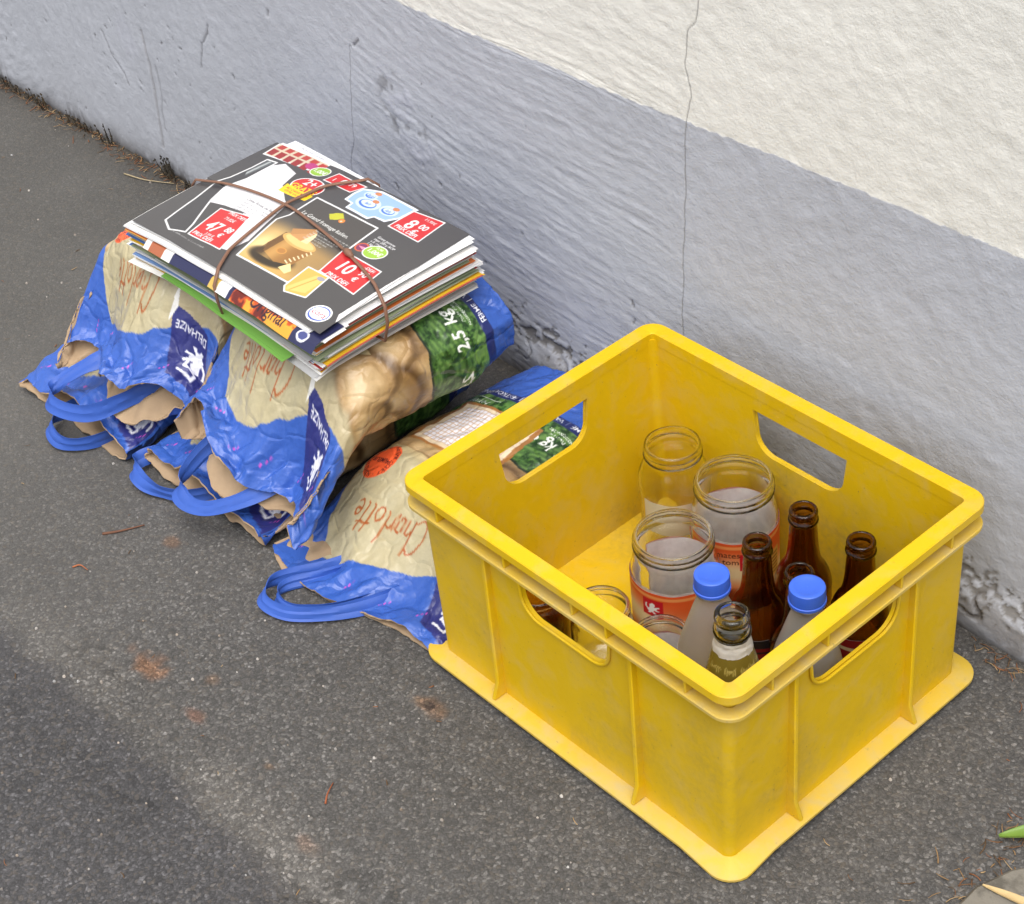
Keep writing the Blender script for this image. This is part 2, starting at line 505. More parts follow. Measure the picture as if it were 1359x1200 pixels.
D = .0009 * (s1 - .5) * m_str * patchy + .0010 * (s2 - .5) * m_str * (.4 + 1.2 * fbm(WX * 40, WZ * 40, 79, 2)) + .0015 * (s3 - .5) * m_arc * patchy
D += (.0009 + .0009 * sstep(-.2, -.05, WX)) * (lump - .5) + .005 * (fbm(WX * 2.5, WZ * 2.5, 77, 3) - .5) + .0010 * (fbm(WX * 85, WZ * 85, 78, 3, .65) - .5)
wc = np.empty(WX.shape + (3,))
grey = np.array(lin((187, 190, 198))); cream = np.array(lin((237, 235, 227)))
edge = BAND + .0040 * (fbm(WX * 120, WX * 0, 80, 3) - .5) + .004 * (fbm(WX * 3, WX * 0 + 4, 81, 2) - .5)
up = sstep(-.0006, .0006, WZ - edge)
D += .00012 * (1 - up)                                       # the grey coat is a paint film thicker
wc[:] = grey * (1 - up[..., None]) + cream * up[..., None]
wc *= (.955 + .09 * fbm(WX * 7, WZ * 7, 82, 4))[..., None]
def poly_dist(pts, X, Z):
    d = np.full(X.shape, 9.0)
    for (x1, z1), (x2, z2) in zip(pts[:-1], pts[1:]):
        dx, dz = x2 - x1, z2 - z1; L = dx * dx + dz * dz
        t = np.clip(((X - x1) * dx + (Z - z1) * dz) / L, 0, 1)
        d = np.minimum(d, np.hypot(X - x1 - t * dx, Z - z1 - t * dz))
    return d
jit = .0034 * (fbm(WX * 60, WZ * 60, 85, 3) - .5); jit2 = .0034 * (fbm(WX * 60 + 9, WZ * 60, 86, 3) - .5)
def crack(pts, w, depth, dark, a=1.0):
    global D, wc
    sub = (WX > min(p[0] for p in pts) - .03) & (WX < max(p[0] for p in pts) + .03) & (WZ > min(p[1] for p in pts) - .03) & (WZ < max(p[1] for p in pts) + .03)
    d = poly_dist(pts, WX[sub] + jit[sub], WZ[sub] + jit2[sub])
    m = 1 - sstep(w * .35, w, d)
    D[sub] -= depth * m
    wc[sub] = wc[sub] * (1 - a * m[:, None]) + a * m[:, None] * np.array(lin(dark))
crack([(-.206, -.02), (-.204, .181), (-.199, .26), (-.192, .333), (-.190, .39), (-.186, .415), (-.183, .43), (-.180, .441), (-.186, .47), (-.184, .49), (-.181, .505), (-.171, .517), (-.168, .54), (-.170, .70)], .0012, .0006, (120, 118, 116), .55)
crack([(-.686, .338), (-.696, .333), (-.705, .285), (-.714, .235), (-.716, .21), (-.731, .175), (-.735, .10)], .0012, .0006, (120, 120, 124), .5)
crack([(-.688, .337), (-.680, .344), (-.676, .347)], .0022, .0012, (96, 96, 100), .55)
crack([(-1.155, .215), (-1.152, .165), (-1.158, .12), (-1.163, .08), (-1.167, .04)], .0040, .0010, (146, 144, 146), .55)
crack([(-1.138, .17), (-1.140, .13), (-1.149, .10), (-1.152, .07)], .0024, .0010, (140, 141, 146), .5)
crack([(-.985, .275), (-.990, .262), (-1.004, .245)], .0024, .0012, (104, 104, 108), .6)
crack([(-1.008, .242), (-1.012, .232), (-1.022, .205)], .0026, .0012, (110, 110, 114), .5)
crack([(-1.262, .185), (-1.252, .165), (-1.247, .150), (-1.225, .13), (-1.222, .115)], .0024, .0012, (122, 122, 126), .5)
for k in range(64):                                           # small chips and picks in the paint
    x = rng.uniform(-1.6, -.15); z = rng.uniform(.03, .36) if k > 20 else rng.uniform(.1, .25)
    if k <= 20: x = rng.uniform(-1.3, -.95)
    a = rng.uniform(-1.2, 1.2); l = rng.uniform(.001, .008)
    crack([(x, z), (x + l * .5 * math.cos(a), z + l * math.sin(a))], rng.uniform(.0012, .0026), .0012, (100, 99, 100), rng.uniform(.3, .8))
# scraped patch beside the crack above the bundle
sc_m = np.exp(-(((WX + .615) / .048) ** 2 + ((WZ - .275 - .5 * (-.615 - WX)) / .055) ** 2))
rough = fbm(WX * 46, WZ * 46, 88, 4, .6)
sc = sstep(.30, .55, sc_m * (.55 + .8 * rough))
D += sc * .0045 * (rough - .52)
pale = sc * sstep(.50, .62, rough)
wc = wc * (1 - .5 * pale[..., None]) + .5 * pale[..., None] * np.array(lin((186, 188, 200)))
dkm = sc * (1 - sstep(.33, .43, rough))
wc = wc * (1 - .6 * dkm[..., None]) + .6 * dkm[..., None] * np.array(lin((112, 110, 112)))
sc2 = np.exp(-(((WX + 1.2) / .03) ** 2 + ((WZ - .19) / .045) ** 2)); pl2 = sstep(.4, .8, sc2 * (.5 + fbm(WX * 40, WZ * 40, 89, 3)))
wc = wc * (1 - .35 * pl2[..., None]) + .35 * pl2[..., None] * np.array(lin((192, 194, 206)))
# worn foot of the wall: mortar skirt and missing paint
pit = fbm(WX * 120, WZ * 170, 91, 3, .6)
zone = np.exp(-((WZ - .050 - .025 * sstep(-.3, -.5, WX)) / .030) ** 2) * sstep(-.53, -.44, WX) * (1 - sstep(.25, .34, WX) * 0)
holes = sstep(.53, .60, pit * (.55 + .55 * zone)) * np.sqrt(zone)
D -= .0016 * holes
wc = wc * (1 - .85 * holes[..., None]) + .85 * holes[..., None] * np.array(lin((120, 116, 110)))
skirt = (1 - sstep(.030, .062, WZ + .02 * (fbm(WX * 12, WX * 0, 93, 3) - .5))) * sstep(-.50, -.38, WX)
D += skirt * (.007 + .007 * fbm(WX * 16, WZ * 30, 94, 4))
ck = sstep(.455, .5, 1 - np.abs(2 * fbm(WX * 20, WZ * 26, 95, 3) - 1) - .48) * skirt
D -= ck * .004
wc = wc * (1 - .8 * ck[..., None]) + .8 * ck[..., None] * np.array(lin((84, 78, 72)))
bare = skirt * sstep(.50, .60, fbm(WX * 34, WZ * 40, 97, 4))
wc = wc * (1 - .55 * bare[..., None]) + .55 * bare[..., None] * np.array(lin((128, 122, 116)))
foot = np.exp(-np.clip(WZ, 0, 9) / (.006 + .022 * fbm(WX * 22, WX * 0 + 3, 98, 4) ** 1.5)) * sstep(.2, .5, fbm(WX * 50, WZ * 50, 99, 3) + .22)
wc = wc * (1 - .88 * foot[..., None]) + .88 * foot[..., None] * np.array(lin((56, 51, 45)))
moss = sstep(.62, .70, fbm(WX * 13, WX * 0 + 7, 101, 3)) * np.exp(-np.clip(WZ, 0, 9) / .018) * sstep(.42, .56, fbm(WX * 130, WZ * 60, 102, 3))
wc = wc * (1 - .8 * moss[..., None]) + .8 * moss[..., None] * np.array(lin((62, 56, 50)))
splash = np.exp(-np.clip(WZ, 0, 9) / .05) * sstep(.45, .75, fbm(WX * 10, WZ * 18, 103, 4))
wc = wc * (1 - .35 * splash[..., None]) + .35 * splash[..., None] * np.array(lin((138, 136, 136)))
D *= winn
m_wall, nt, b = mat('painted_render')
pos = geo_pos(nt)
f1 = noise_n(nt, 330, 4, .6, pos); f2 = noise_n(nt, 70, 5, .6, pos)
c = mixc(nt, 1.0, attr(nt).outputs['Color'], ramp(nt, f2, [(.3, .95), (.7, 1.02)]), 'MULTIPLY')
nt.links.new(c, b.inputs['Base Color']); b.inputs['Roughness'].default_value = .62; b.inputs['Specular IOR Level'].default_value = .35
mp = node(nt, 'ShaderNodeMapping'); mp.inputs['Rotation'].default_value = (0, R(-13), 0); mp.inputs['Scale'].default_value = (30, 1, 300)
nt.links.new(pos, mp.inputs['Vector'])
f3 = noise_n(nt, 1.0, 3, .5, mp.outputs[0])
hh = mathn(nt, 'ADD', mathn(nt, 'MULTIPLY', f3, .18), mathn(nt, 'ADD', mathn(nt, 'MULTIPLY', f1, .8), f2))
bump(nt, b, hh, .55, .0014)
nW = WX.size
mb_v = np.stack([WX, -D, WZ], -1).reshape(-1, 3)
bx0, bx1, bz0, bz1 = wx[0], wx[-1], wz[0], wz[-1]
back = np.array([(bx0, .03, bz0), (bx1, .03, bz0), (bx1, .35, bz0), (bx0, .35, bz0), (bx0, .03, bz1), (bx1, .03, bz1), (bx1, .35, bz1), (bx0, .35, bz1)])
bq = np.array([(0, 3, 2, 1), (4, 5, 6, 7), (0, 1, 5, 4), (1, 2, 6, 5), (2, 3, 7, 6), (3, 0, 4, 7)]) + nW
wme = mesh_np('house_wall', np.vstack([mb_v, back]), np.vstack([grid_quads(len(wz), len(wx)), bq]), None, True, np.vstack([wc.reshape(-1, 3), np.tile(cream, (8, 1))]))
tag(obj('house_wall', wme, None, [m_wall]), 'rough rendered house wall painted cream above a blue-grey plinth band', 'wall')

# ------------------------------------------------------------------ yellow crate
def rr(hx, hy, r, z, ns=7, ne=10):
    pts = []
    for (sx, sy, a0) in ((1, 1, 0), (-1, 1, 90), (-1, -1, 180), (1, -1, 270)):
        for k in range(ns + 1):
            a = R(a0 + 90 * k / ns)
            pts.append((sx * (hx - r) + r * math.cos(a), sy * (hy - r) + r * math.sin(a), z))
    # extra points along the straight edges
    out = []
    n = len(pts)
    for i in range(n):
        p, q = np.array(pts[i]), np.array(pts[(i + 1) % n])
        out.append(p)
        if np.linalg.norm(q - p) > .03:
            for k in range(1, ne): out.append(p + (q - p) * k / ne)
    return np.array(out)

def loft(loops, cap0=True, cap1=True, closed=False):
    n = len(loops[0]); V = np.vstack(loops); Q = grid_quads(len(loops), n, True).tolist()
    bm = bmesh.new()
    vs_ = [bm.verts.new(v) for v in V]
    if closed: Q += [[(len(loops) - 1) * n + k, (len(loops) - 1) * n + (k + 1) % n, (k + 1) % n, k] for k in range(n)]
    for q in Q: bm.faces.new([vs_[i] for i in q])
    if cap0: bm.faces.new(vs_[:n][::-1])
    if cap1: bm.faces.new(vs_[-n:])
    bmesh.ops.recalc_face_normals(bm, faces=bm.faces)
    return bm

def bm_mesh(bm, name, smooth=True):
    me = bpy.data.meshes.new(name); bm.to_mesh(me); bm.free()
    for p in me.polygons: p.use_smooth = smooth
    return me

def sharp(me, ang=30):
    try: me.set_sharp_from_angle(angle=R(ang))
    except Exception: pass
    return me

def yellow(name, dirt, scuff):
    m, nt, b = mat(name)
    p = obj_pos(nt)
    n1 = noise_n(nt, 9, 5, .6, p); n2 = noise_n(nt, 160, 4, .65, p); n3 = noise_n(nt, 34, 5, .65, p, .4); n4 = noise_n(nt, 5.5, 4, .55, p)
    n5 = noise_n(nt, 3.2, 6, .7, p, .8); n6 = noise_n(nt, 420, 2, .5, p)
    y = mixc(nt, n1, (.65, .405, .003), (.70, .46, .006))
    y = mixc(nt, ramp(nt, n5, [(.50, 0), (.68, .12 + .4 * dirt)]), y, (.52, .41, .15))
    y = mixc(nt, ramp(nt, n3, [(.50 - .1 * dirt, 0), (.76, .95 * dirt)]), y, (.47, .38, .22))
    y = mixc(nt, mathn(nt, 'MULTIPLY', ramp(nt, n4, [(.52, 0), (.70, scuff)]), ramp(nt, n2, [(.35, .35), (.65, 1)])), y, (.16, .135, .07))
    y = mixc(nt, ramp(nt, n2, [(.66, 0), (.73, .6 * (dirt + .35))]), y, (.13, .10, .055))
    y = mixc(nt, ramp(nt, n6, [(.74, 0), (.78, .7)]), y, (.16, .12, .06))
    if dirt > .5: y = mixc(nt, ramp(nt, n1, [(.25, .12), (.75, .45)]), y, (.50, .40, .17))
    nt.links.new(y, b.inputs['Base Color'])
    nt.links.new(ramp(nt, n3, [(.3, .36), (.8, .62)]), b.inputs['Roughness'])
    b.inputs['Specular IOR Level'].default_value = .28
    bump(nt, b, mathn(nt, 'ADD', n2, mathn(nt, 'MULTIPLY', n3, .6)), .10, .0008)
    return m
m_yel = yellow('yellow_plastic', .26, .42); m_yin = yellow('yellow_plastic_edge', .30, .05); m_ylg = yellow('yellow_plastic_dusty', .75, .25)

CR = empty('plastic_crate', (0, -.212, 0), R(-1.02))
tag(CR, 'open yellow plastic crate full of empty jars and bottles by the wall', 'crate')
HX, HY, HT = .200, .1605, .217
ins = .0125; th = .0032
zt = .2095
outer = [rr(HX - ins - .004, HY - ins + .001, .009, .0085), rr(HX - ins, HY - ins + .0005, .009, zt)]
innr = [rr(HX - ins - th, HY - ins - th, .008, zt), rr(HX - ins - th - .004, HY - ins - th, .008, .0125)]
body = obj('crate_body', bm_mesh(loft(outer + innr), 'crate_body'), CR, [m_yel])
def slot_cutter(hw, z0, z1, r, cx, cy_, along_x):
    pts = [(-hw, z1), (hw, z1)]
    for k in range(9):
        a = R(-90 * k / 8); pts.append((hw - r - .003 + r * math.cos(a), z0 + r + r * math.sin(a)))
    for k in range(9):
        a = R(-90 - 90 * k / 8); pts.append((-hw + r + .003 + r * math.cos(a), z0 + r + r * math.sin(a)))
    bm = bmesh.new(); L = []
    for d in (-.03, .03):
        L.append([bm.verts.new((cx + (u if along_x else d), cy_ + (d if along_x else u), z)) for u, z in pts])
    n = len(pts)
    for k in range(n): bm.faces.new((L[0][k], L[0][(k + 1) % n], L[1][(k + 1) % n], L[1][k]))
    bm.faces.new(L[0][::-1]); bm.faces.new(L[1])
    bmesh.ops.recalc_face_normals(bm, faces=bm.faces)
    return bm_mesh(bm, 'cut', False), pts
cut_bm = bmesh.new()
slot_info = []
for cx_, cy_, ax in ((0, -HY + ins, True), (0, HY - ins, True), (HX - ins, 0, False), (-HX + ins, 0, False)):
    me, pts = slot_cutter(.056, .142, .1885, .022, cx_, cy_, ax)
    cut_bm.from_mesh(me); slot_info.append((cx_, cy_, ax, pts)); bpy.data.meshes.remove(me)
cutter = obj('cut', bm_mesh(cut_bm, 'cut', False), CR)
bo = body.modifiers.new('b', 'BOOLEAN'); bo.operation = 'DIFFERENCE'; bo.object = cutter; bo.solver = 'EXACT'
dg = bpy.context.evaluated_depsgraph_get(); dg.update()
nm = bpy.data.meshes.new_from_object(body.evaluated_get(dg))
body.modifiers.clear(); body.data = nm
nm.materials.clear(); nm.materials.append(m_yel)
for p in nm.polygons: p.use_smooth = True; p.material_index = 0
sharp(nm, 32)
bpy.data.objects.remove(cutter)

def ring(profile, z_only=None, r0=.006, ext=0):
    """closed ring of the given (outward offset from the wall face, z) section"""
    return [rr(HX - ins + o, HY - ins + o, max(.0045, r0 + o), z) for o, z in profile]
rim = obj('rim', sharp(bm_mesh(loft(ring([(-th - .0004, .2035), (-th - .0004, .2160), (-th + .0006, .2170), (.0113, .2170), (.0123, .2160), (.0125, .2085), (.0100, .2080), (.0096, .2128), (.0006, .2128), (.0004, .2035)]), False, False, True), 'rim'), 40), CR, [m_yin])
led = obj('ledge', sharp(bm_mesh(loft(ring([(.0004, .1892), (.0004, .1930), (.0118, .1930), (.0126, .1922), (.0126, .1892), (.0118, .1886)]), False, False, True), 'ledge'), 40), CR, [m_ylg])
def foot_ring():
    L = []
    for o, z in ((-.002, .0068), (-.002, .0106), (.0165, .0106), (.0175, .0098), (.0175, .0074), (.0165, .0066)):
        lp = rr(HX - ins - .004 + o + .001, HY - ins + .001 + o, .006 + o, z)
        d = (lp[:, 0] / HX) - (lp[:, 1] / HY)                      # worn, bent-down corner
        lp[:, 2] -= .0062 * sstep(1.80, 1.94, d)
        L.append(lp)
    return L
fl = obj('base_flange', sharp(bm_mesh(loft(foot_ring(), False, False, True), 'base_flange'), 40), CR, [m_ylg])
for sx in (-1, 1):
    for sy in (-1, 1):
        bm = loft([rr(.016, .016, .006, 0.0002, 4, 1), rr(.018, .018, .006, .0084, 4, 1)])
        o = obj('foot', sharp(bm_mesh(bm, 'foot')), CR, [m_ylg]); o.location = (sx * .168, sy * .130, 0)
def rib(x, y, nx, ny):
    mb = MB(); w = .0022; d = .0085; tx, ty = -ny, nx
    for_z = ((.0108, 1.35, .004), (.03, 1.0, .0), (.1888, .75, 0))
    V = []
    for z, k, e in for_z:
        for s, dd in ((-1, -.002), (1, -.002), (1, d * k + e), (-1, d * k + e)):
            off = -.004 * (1 - z / .21) if nx else 0
            V.append((x + tx * w * s + nx * (dd + off), y + ty * w * s + ny * dd, z))
    Q = grid_quads(3, 4, True).tolist() + [[3, 2, 1, 0], [8, 9, 10, 11]]
    bm = bmesh.new(); vv = [bm.verts.new(v) for v in V]
    for q in Q: bm.faces.new([vv[i] for i in q])
    bmesh.ops.recalc_face_normals(bm, faces=bm.faces)
    o = obj('rib', bm_mesh(bm, 'rib', True), CR, [m_yel]); sharp(o.data, 40); bevel_mod(o, .0009, 2)
for x in (-.097, .083):
    rib(x, -HY + ins, 0, -1); rib(x, HY - ins, 0, 1)
for y in (-.077, .073):
    rib(HX - ins, y, 1, 0); rib(-HX + ins, y, -1, 0)
def gusset(x, y, nx, ny):
    mb = MB(); w = .0013; tx, ty = abs(ny) * w, abs(nx) * w
    x0, x1 = sorted((x + nx * .0004, x + nx * .0108)); y0, y1 = sorted((y + ny * .0004, y + ny * .0108))
    mb.box((x0 - tx, y0 - ty, .1931), (x1 + tx, y1 + ty, .2127))
    o = obj('gusset', mb.mesh('gusset', False, False), CR, [m_yin]); bevel_mod(o, .0006, 1)
for x in (-.062, -.008 + .03, .062, -.15, .15):
    gusset(x, -HY + ins, 0, -1); gusset(x, HY - ins, 0, 1)
for y in (-.045, .045, .11, -.11):
    gusset(HX - ins, y, 1, 0); gusset(-HX + ins, y, -1, 0)
for cx_, cy_, ax, pts in slot_info:                               # raised lip round each handle slot
    sgn = (-1 if cy_ < 0 else 1) if ax else (-1 if cx_ < 0 else 1)
    path = []
    pp = [(pts[1][0] + .0012, .1880)] + [(u * (1 + .0012 / .056), z - .0012 * (1 if z < .16 else 0)) for u, z in pts[2:]] + [(pts[0][0] - .0012, .1880)]
    for u, z in pp:
        n_off = sgn * .0018 - sgn * (0 if ax else .004 * (1 - z / .21))
        path.append((cx_ + (u if ax else n_off), cy_ + (n_off if ax else u), z))
    V, Q, T = tube(path, .0016, 8)
    obj('handle_lip', mesh_np('handle_lip', V, Q, T), CR, [m_yin])

# ------------------------------------------------------------------ jars and bottles in the crate
FLOOR = .0129
m_clear = glass('clear_glass', (.985, .995, .985))
m_amber = glass('amber_glass', (.37, .20, .048))
m_gold = glass('olive_glass', (.80, .72, .38))
m_label = printed('label_print', .42, .4, .03)
def translucent(m, f_, col):
    nt_ = m.node_tree; b_ = nt_.nodes['Principled BSDF']; tr = node(nt_, 'ShaderNodeBsdfTranslucent'); tr.inputs['Color'].default_value = (*col, 1)
    mx = node(nt_, 'ShaderNodeMixShader'); mx.inputs[0].default_value = f_
    nt_.links.new(b_.outputs[0], mx.inputs[1]); nt_.links.new(tr.outputs[0], mx.inputs[2]); nt_.links.new(mx.outputs[0], nt_.nodes['Material Output'].inputs['Surface'])
translucent(m_label, .30, (.96, .94, .92)); m_label.node_tree.links.new(m_label.node_tree.nodes['Attribute'].outputs['Color'], [n_ for n_ in m_label.node_tree.nodes if n_.type == 'BSDF_TRANSLUCENT'][0].inputs['Color'])
m_back = plain('label_back_paper', (.88, .86, .85), .8, .2, .04, 120)
translucent(m_back, .66, (.98, .97, .96))
m_cap, nt, b = mat('blue_cap_plastic')
f = noise_n(nt, 40, 4, .6, obj_pos(nt))
nt.links.new(mixc(nt, f, (.030, .105, .56), (.045, .135, .66)), b.inputs['Base Color']); b.inputs['Roughness'].default_value = .38
m_frost, nt, b = mat('frosted_plastic')
f = noise_n(nt, 30, 4, .6, obj_pos(nt))
b.inputs['Base Color'].default_value = (.88, .86, .82, 1); b.inputs['Transmission Weight'].default_value = .90
nt.links.new(ramp(nt, f, [(.3, .30), (.7, .5)]), b.inputs['Roughness']); b.inputs['IOR'].default_value = 1.42
bump(nt, b, noise_n(nt, 55, 4, .6, obj_pos(nt), .5), .25, .0015)
m_silver = plain('silver_foil', (.72, .72, .70), .28, .6, .1, 200, .2); m_silver.node_tree.nodes['Principled BSDF'].inputs['Metallic'].default_value = .35

def shell_profile(out, wall, bottom=.004):
    """outer profile (r,z) from the base centre up to the lip, closed by an inner wall"""
    o = [(0.0, out[0][1] + .001)] + [tuple(p) for p in out]
    inner_ = [(max(.002, r - wall), z) for r, z in out if z > out[0][1] + bottom][::-1]
    inner_[0] = (out[-1][0] - wall, out[-1][1] - .0003)
    return o + inner_ + [(max(.002, inner_[-1][0] * .7), out[0][1] + bottom), (0.0, out[0][1] + bottom)]

def vessel(profile, m, name, parent, n=56, sub=3):
    V, Q = lathe(profile, n)
    bm = bmesh.new(); vv = [bm.verts.new(v) for v in V]
    for q in Q:
        try: bm.faces.new([vv[i] for i in q])
        except ValueError: pass
    bmesh.ops.remove_doubles(bm, verts=bm.verts, dist=1e-6)
    bmesh.ops.recalc_face_normals(bm, faces=bm.faces)
    return obj(name, bm_mesh(bm, name), parent, [m])

def wrap_label(parent, r, z0, z1, a0, a1, canvas, name='label', off=.0005, fine=(150, 80)):
    """paper label: printed outside, plain paper inside"""
    na, nz = fine
    A = np.linspace(a0, a1, na); Z = np.linspace(z0, z1, nz)
    AA, ZZ = np.meshgrid(A, Z)
    wob = .0003 * np.sin(AA * 9) * (ZZ > z1 - .002)
    ro = r + off + .0003; ri = r + off
    Vo = np.stack([ro * np.cos(AA), ro * np.sin(AA), ZZ + wob], -1).reshape(-1, 3)
    Vi = np.stack([ri * np.cos(AA), ri * np.sin(AA), ZZ + wob], -1).reshape(-1, 3)
    S = (AA - a0) * r; col = canvas.sample(S.ravel(), (ZZ - z0).ravel())
    q = grid_quads(nz, na); qi = q[:, ::-1] + len(Vo)
    mi = np.concatenate([np.zeros(len(q)), np.ones(len(qi))])
    me = mesh_np(name, np.vstack([Vo, Vi]), np.vstack([q, qi]), None, True, np.vstack([col, np.ones_like(col)]), mi)
    return obj(name, me, parent, [m_label, m_back])

def lion(cv, x, y, s, col):
    """small white heraldic lion print"""
    def P(*pts): cv.poly([(x + a * s, y + b * s) for a, b in pts], col)
    P((.0, .25), (.22, .55), (.2, .8), (.42, 1.0), (.62, .9), (.66, .72), (.55, .62), (.8, .5), (.72, .3), (.55, .3), (.5, .1), (.25, .08))
    P((.62, .62), (.95, .72), (1.0, .62), (.7, .5)); P((.6, .42), (.98, .36), (.95, .26), (.6, .3))
    P((.2, .2), (.05, .0), (.25, .0), (.36, .14)); P((.45, .2), (.5, .0), (.72, .0), (.6, .16))
    P((.05, .3), (-.16, .5), (-.1, .85), (.02, .86), (-.02, .55), (.12, .4))

def sauce_label(W, Hh, seed, words=True):
    cv = Canvas(0, 0, W, Hh, .0004, (232, 96, 40))
    t = cv.Y / Hh
    n = fbm(cv.X * 60, cv.Y * 60, seed, 4)
    glow = np.exp(-((t - .45 - .12 * np.sin(cv.X * 40)) / .22) ** 2)
    cv.put(np.clip(glow * 1.05, 0, 1), (252, 226, 176)); cv.put(sstep(.84, .92, t), (226, 88, 38)); cv.put(sstep(.90, .93, t) * (1 - sstep(.95, .97, t)), (240, 160, 90))
    food = (1 - sstep(.22, .34, t + .12 * (n - .5)))
    cv.put(food, (150, 60, 26)); cv.put(food * sstep(.5, .6, n), (205, 120, 60)); cv.put(food * sstep(.55, .62, fbm(cv.X * 160, cv.Y * 160, seed + 3, 2)), (110, 36, 20))
    x = 0.0
    while x < W:
        cv.poly([(x + .052, .050), (x + .073, .050), (x + .073, .070), (x + .052, .070)], (206, 28, 40)); lion(cv, x + .0565, .0532, .013, (250, 245, 240))
        if words:
            for k, s_ in enumerate(('in tomates', 'sauce tom', 'kitchen', 'viande')):
                cv.text(s_, x + .012, .066 - k * .0085, .0095, (92, 40, 26), bold=.012)
            cv.poly([(x + .082, .028), (x + .098, .028), (x + .098, .06), (x + .082, .06)], (228, 178, 92))
            for k in range(6): cv.poly([(x + .084, .031 + k * .0045), (x + .096, .031 + k * .0045), (x + .096, .033 + k * .0045), (x + .084, .033 + k * .0045)], (150, 96, 44))
        x += .118
    return cv

def jar(name, label, x, y, h, r, rm, kind='jar', lab=None, group=None, m=None, lean=(0, 0)):
    m = m or m_clear
    t = empty(name, (x, y, FLOOR)); t.rotation_euler = (lean[0], lean[1], 0)
    tag(t, label, 'jar', group)
    h = h - FLOOR; k = h
    out = [(r * .80, .0), (r * .93, .0018), (r * .99, .006), (r, .014), (r, k * .40), (r, k * .66), (r * .985, k * .74), (r * .93, k * .80), (rm * 1.01, k * .845), (rm * .97, k * .865), (rm * .97, k * .905), (rm * 1.025, k * .912), (rm * 1.03, k * .922), (rm * .975, k * .93), (rm * .975, k * .95), (rm * 1.02, k * .957), (rm * 1.02, k * .966), (rm * .98, k * .972), (rm * .985, k * .988), (rm * .965, k * .999), (rm * .945, k)]
    if kind == 'waist':
        out = [(r * .80, .0), (r * .93, .0018), (r * .99, .006), (r, .014), (r * .99, k * .30), (r * .955, k * .42), (r * .955, k * .56), (r, k * .66), (r * .99, k * .74), (r * .90, k * .81), (rm * 1.02, k * .855), (rm * .98, k * .87), (rm * .97, k * .905), (rm * 1.03, k * .912), (rm * 1.03, k * .922), (rm * .975, k * .93), (rm * .975, k * .95), (rm * 1.02, k * .957), (rm * .98, k * .972), (rm * .985, k * .988), (rm * .965, k * .999), (rm * .945, k)]
    vessel(shell_profile(out, .0019, .005), m, 'glass_body', t)
    if lab and kind == 'jar': brightening_film(t, r - .0023, .008, lab[1] + .003, lab[2], lab[3])
    if lab: wrap_label(t, r, *lab, fine=(460, 150) if r > .04 else (200, 70))
    return t

m_film, nt, b = mat('pale_brightener')                       # whitish film added inside the glass to brighten the jar interior
tp = node(nt, 'ShaderNodeBsdfTransparent'); mx = node(nt, 'ShaderNodeMixShader'); mx2 = node(nt, 'ShaderNodeMixShader'); tl_ = node(nt, 'ShaderNodeBsdfTranslucent')
tl_.inputs['Color'].default_value = (.94, .92, .90, 1); b.inputs['Base Color'].default_value = (.90, .87, .85, 1); b.inputs['Roughness'].default_value = .7
mx2.inputs[0].default_value = .4; nt.links.new(b.outputs[0], mx2.inputs[1]); nt.links.new(tl_.outputs[0], mx2.inputs[2])
nt.links.new(ramp(nt, noise_n(nt, 45, 4, .6, obj_pos(nt)), [(.25, .55), (.7, .92)]), mx.inputs[0]); nt.links.new(tp.outputs[0], mx.inputs[1]); nt.links.new(mx2.outputs[0], mx.inputs[2])
nt.links.new(mx.outputs[0], nt.nodes['Material Output'].inputs['Surface'])
def brightening_film(parent, r, z0, z1, a0, a1):  # added pale lining that lightens the inside of a labelled jar
    A_ = np.linspace(a0, a1, 90); Z_ = np.linspace(z0, z1, 14); AA_, ZZ_ = np.meshgrid(A_, Z_)
    ZZ_ = ZZ_ - .004 * fbm(AA_ * 3, ZZ_ * 0, 5, 3) * (ZZ_ > z1 - .006)
    V_ = np.stack([r * np.cos(AA_), r * np.sin(AA_), ZZ_], -1).reshape(-1, 3); q_ = grid_quads(14, 90)
    obj('brightening_film', mesh_np('brightening_film', V_, q_), parent, [m_film])
m_dirtyclear = glass('clear_glass_smeared', (.97, .98, .95), .03)
jar('glass_jar', 'tall waisted clear glass jar without lid in the inner corner of the crate', -.110, -.116, .150, .0345, .0275, 'waist', (.052, .088, R(-100), R(10), Canvas(0, 0, .08, .04, .001, (214, 206, 176))), m=m_dirtyclear)
jar('glass_jar', 'wide clear jar with torn orange label between waisted jar and brown bottles', -.032, -.117, .150, .0405, .0365, lab=(.009, .092, R(-128 + 12), R(-128 + 352), sauce_label(.26, .083, 5)))
jar('glass_jar', 'wide clear jar with orange label standing behind a blue-capped bottle', -.031, -.200, .138, .0405, .0365, lab=(.008, .086, R(-165), R(175), sauce_label(.26, .078, 9, False)))
jar('glass_jar', 'small clear glass jar beside the short brown jar', -.049, -.278, .095, .0290, .0265)
jar('glass_jar', 'small clear jar with red striped label next to blue-capped bottle', .0125, -.264, .088, .0290, .0262, lab=(.007, .050, R(-170), R(170), (lambda c: (c.poly([(0, .0), (.2, .0), (.2, .013), (0, .013)], (196, 40, 44)), c.poly([(0, .034), (.2, .034), (.2, .048), (0, .048)], (196, 40, 44)), c.text('Sauce', .06, .019, .016, (160, 90, 60)), c)[-1])(Canvas(0, 0, .18, .048, .0006, (240, 226, 196)))))
jar('brown_jar', 'short brown glass jar seen through the crate handle slot', -.122, -.290, .078, .030, .025, m=m_amber)

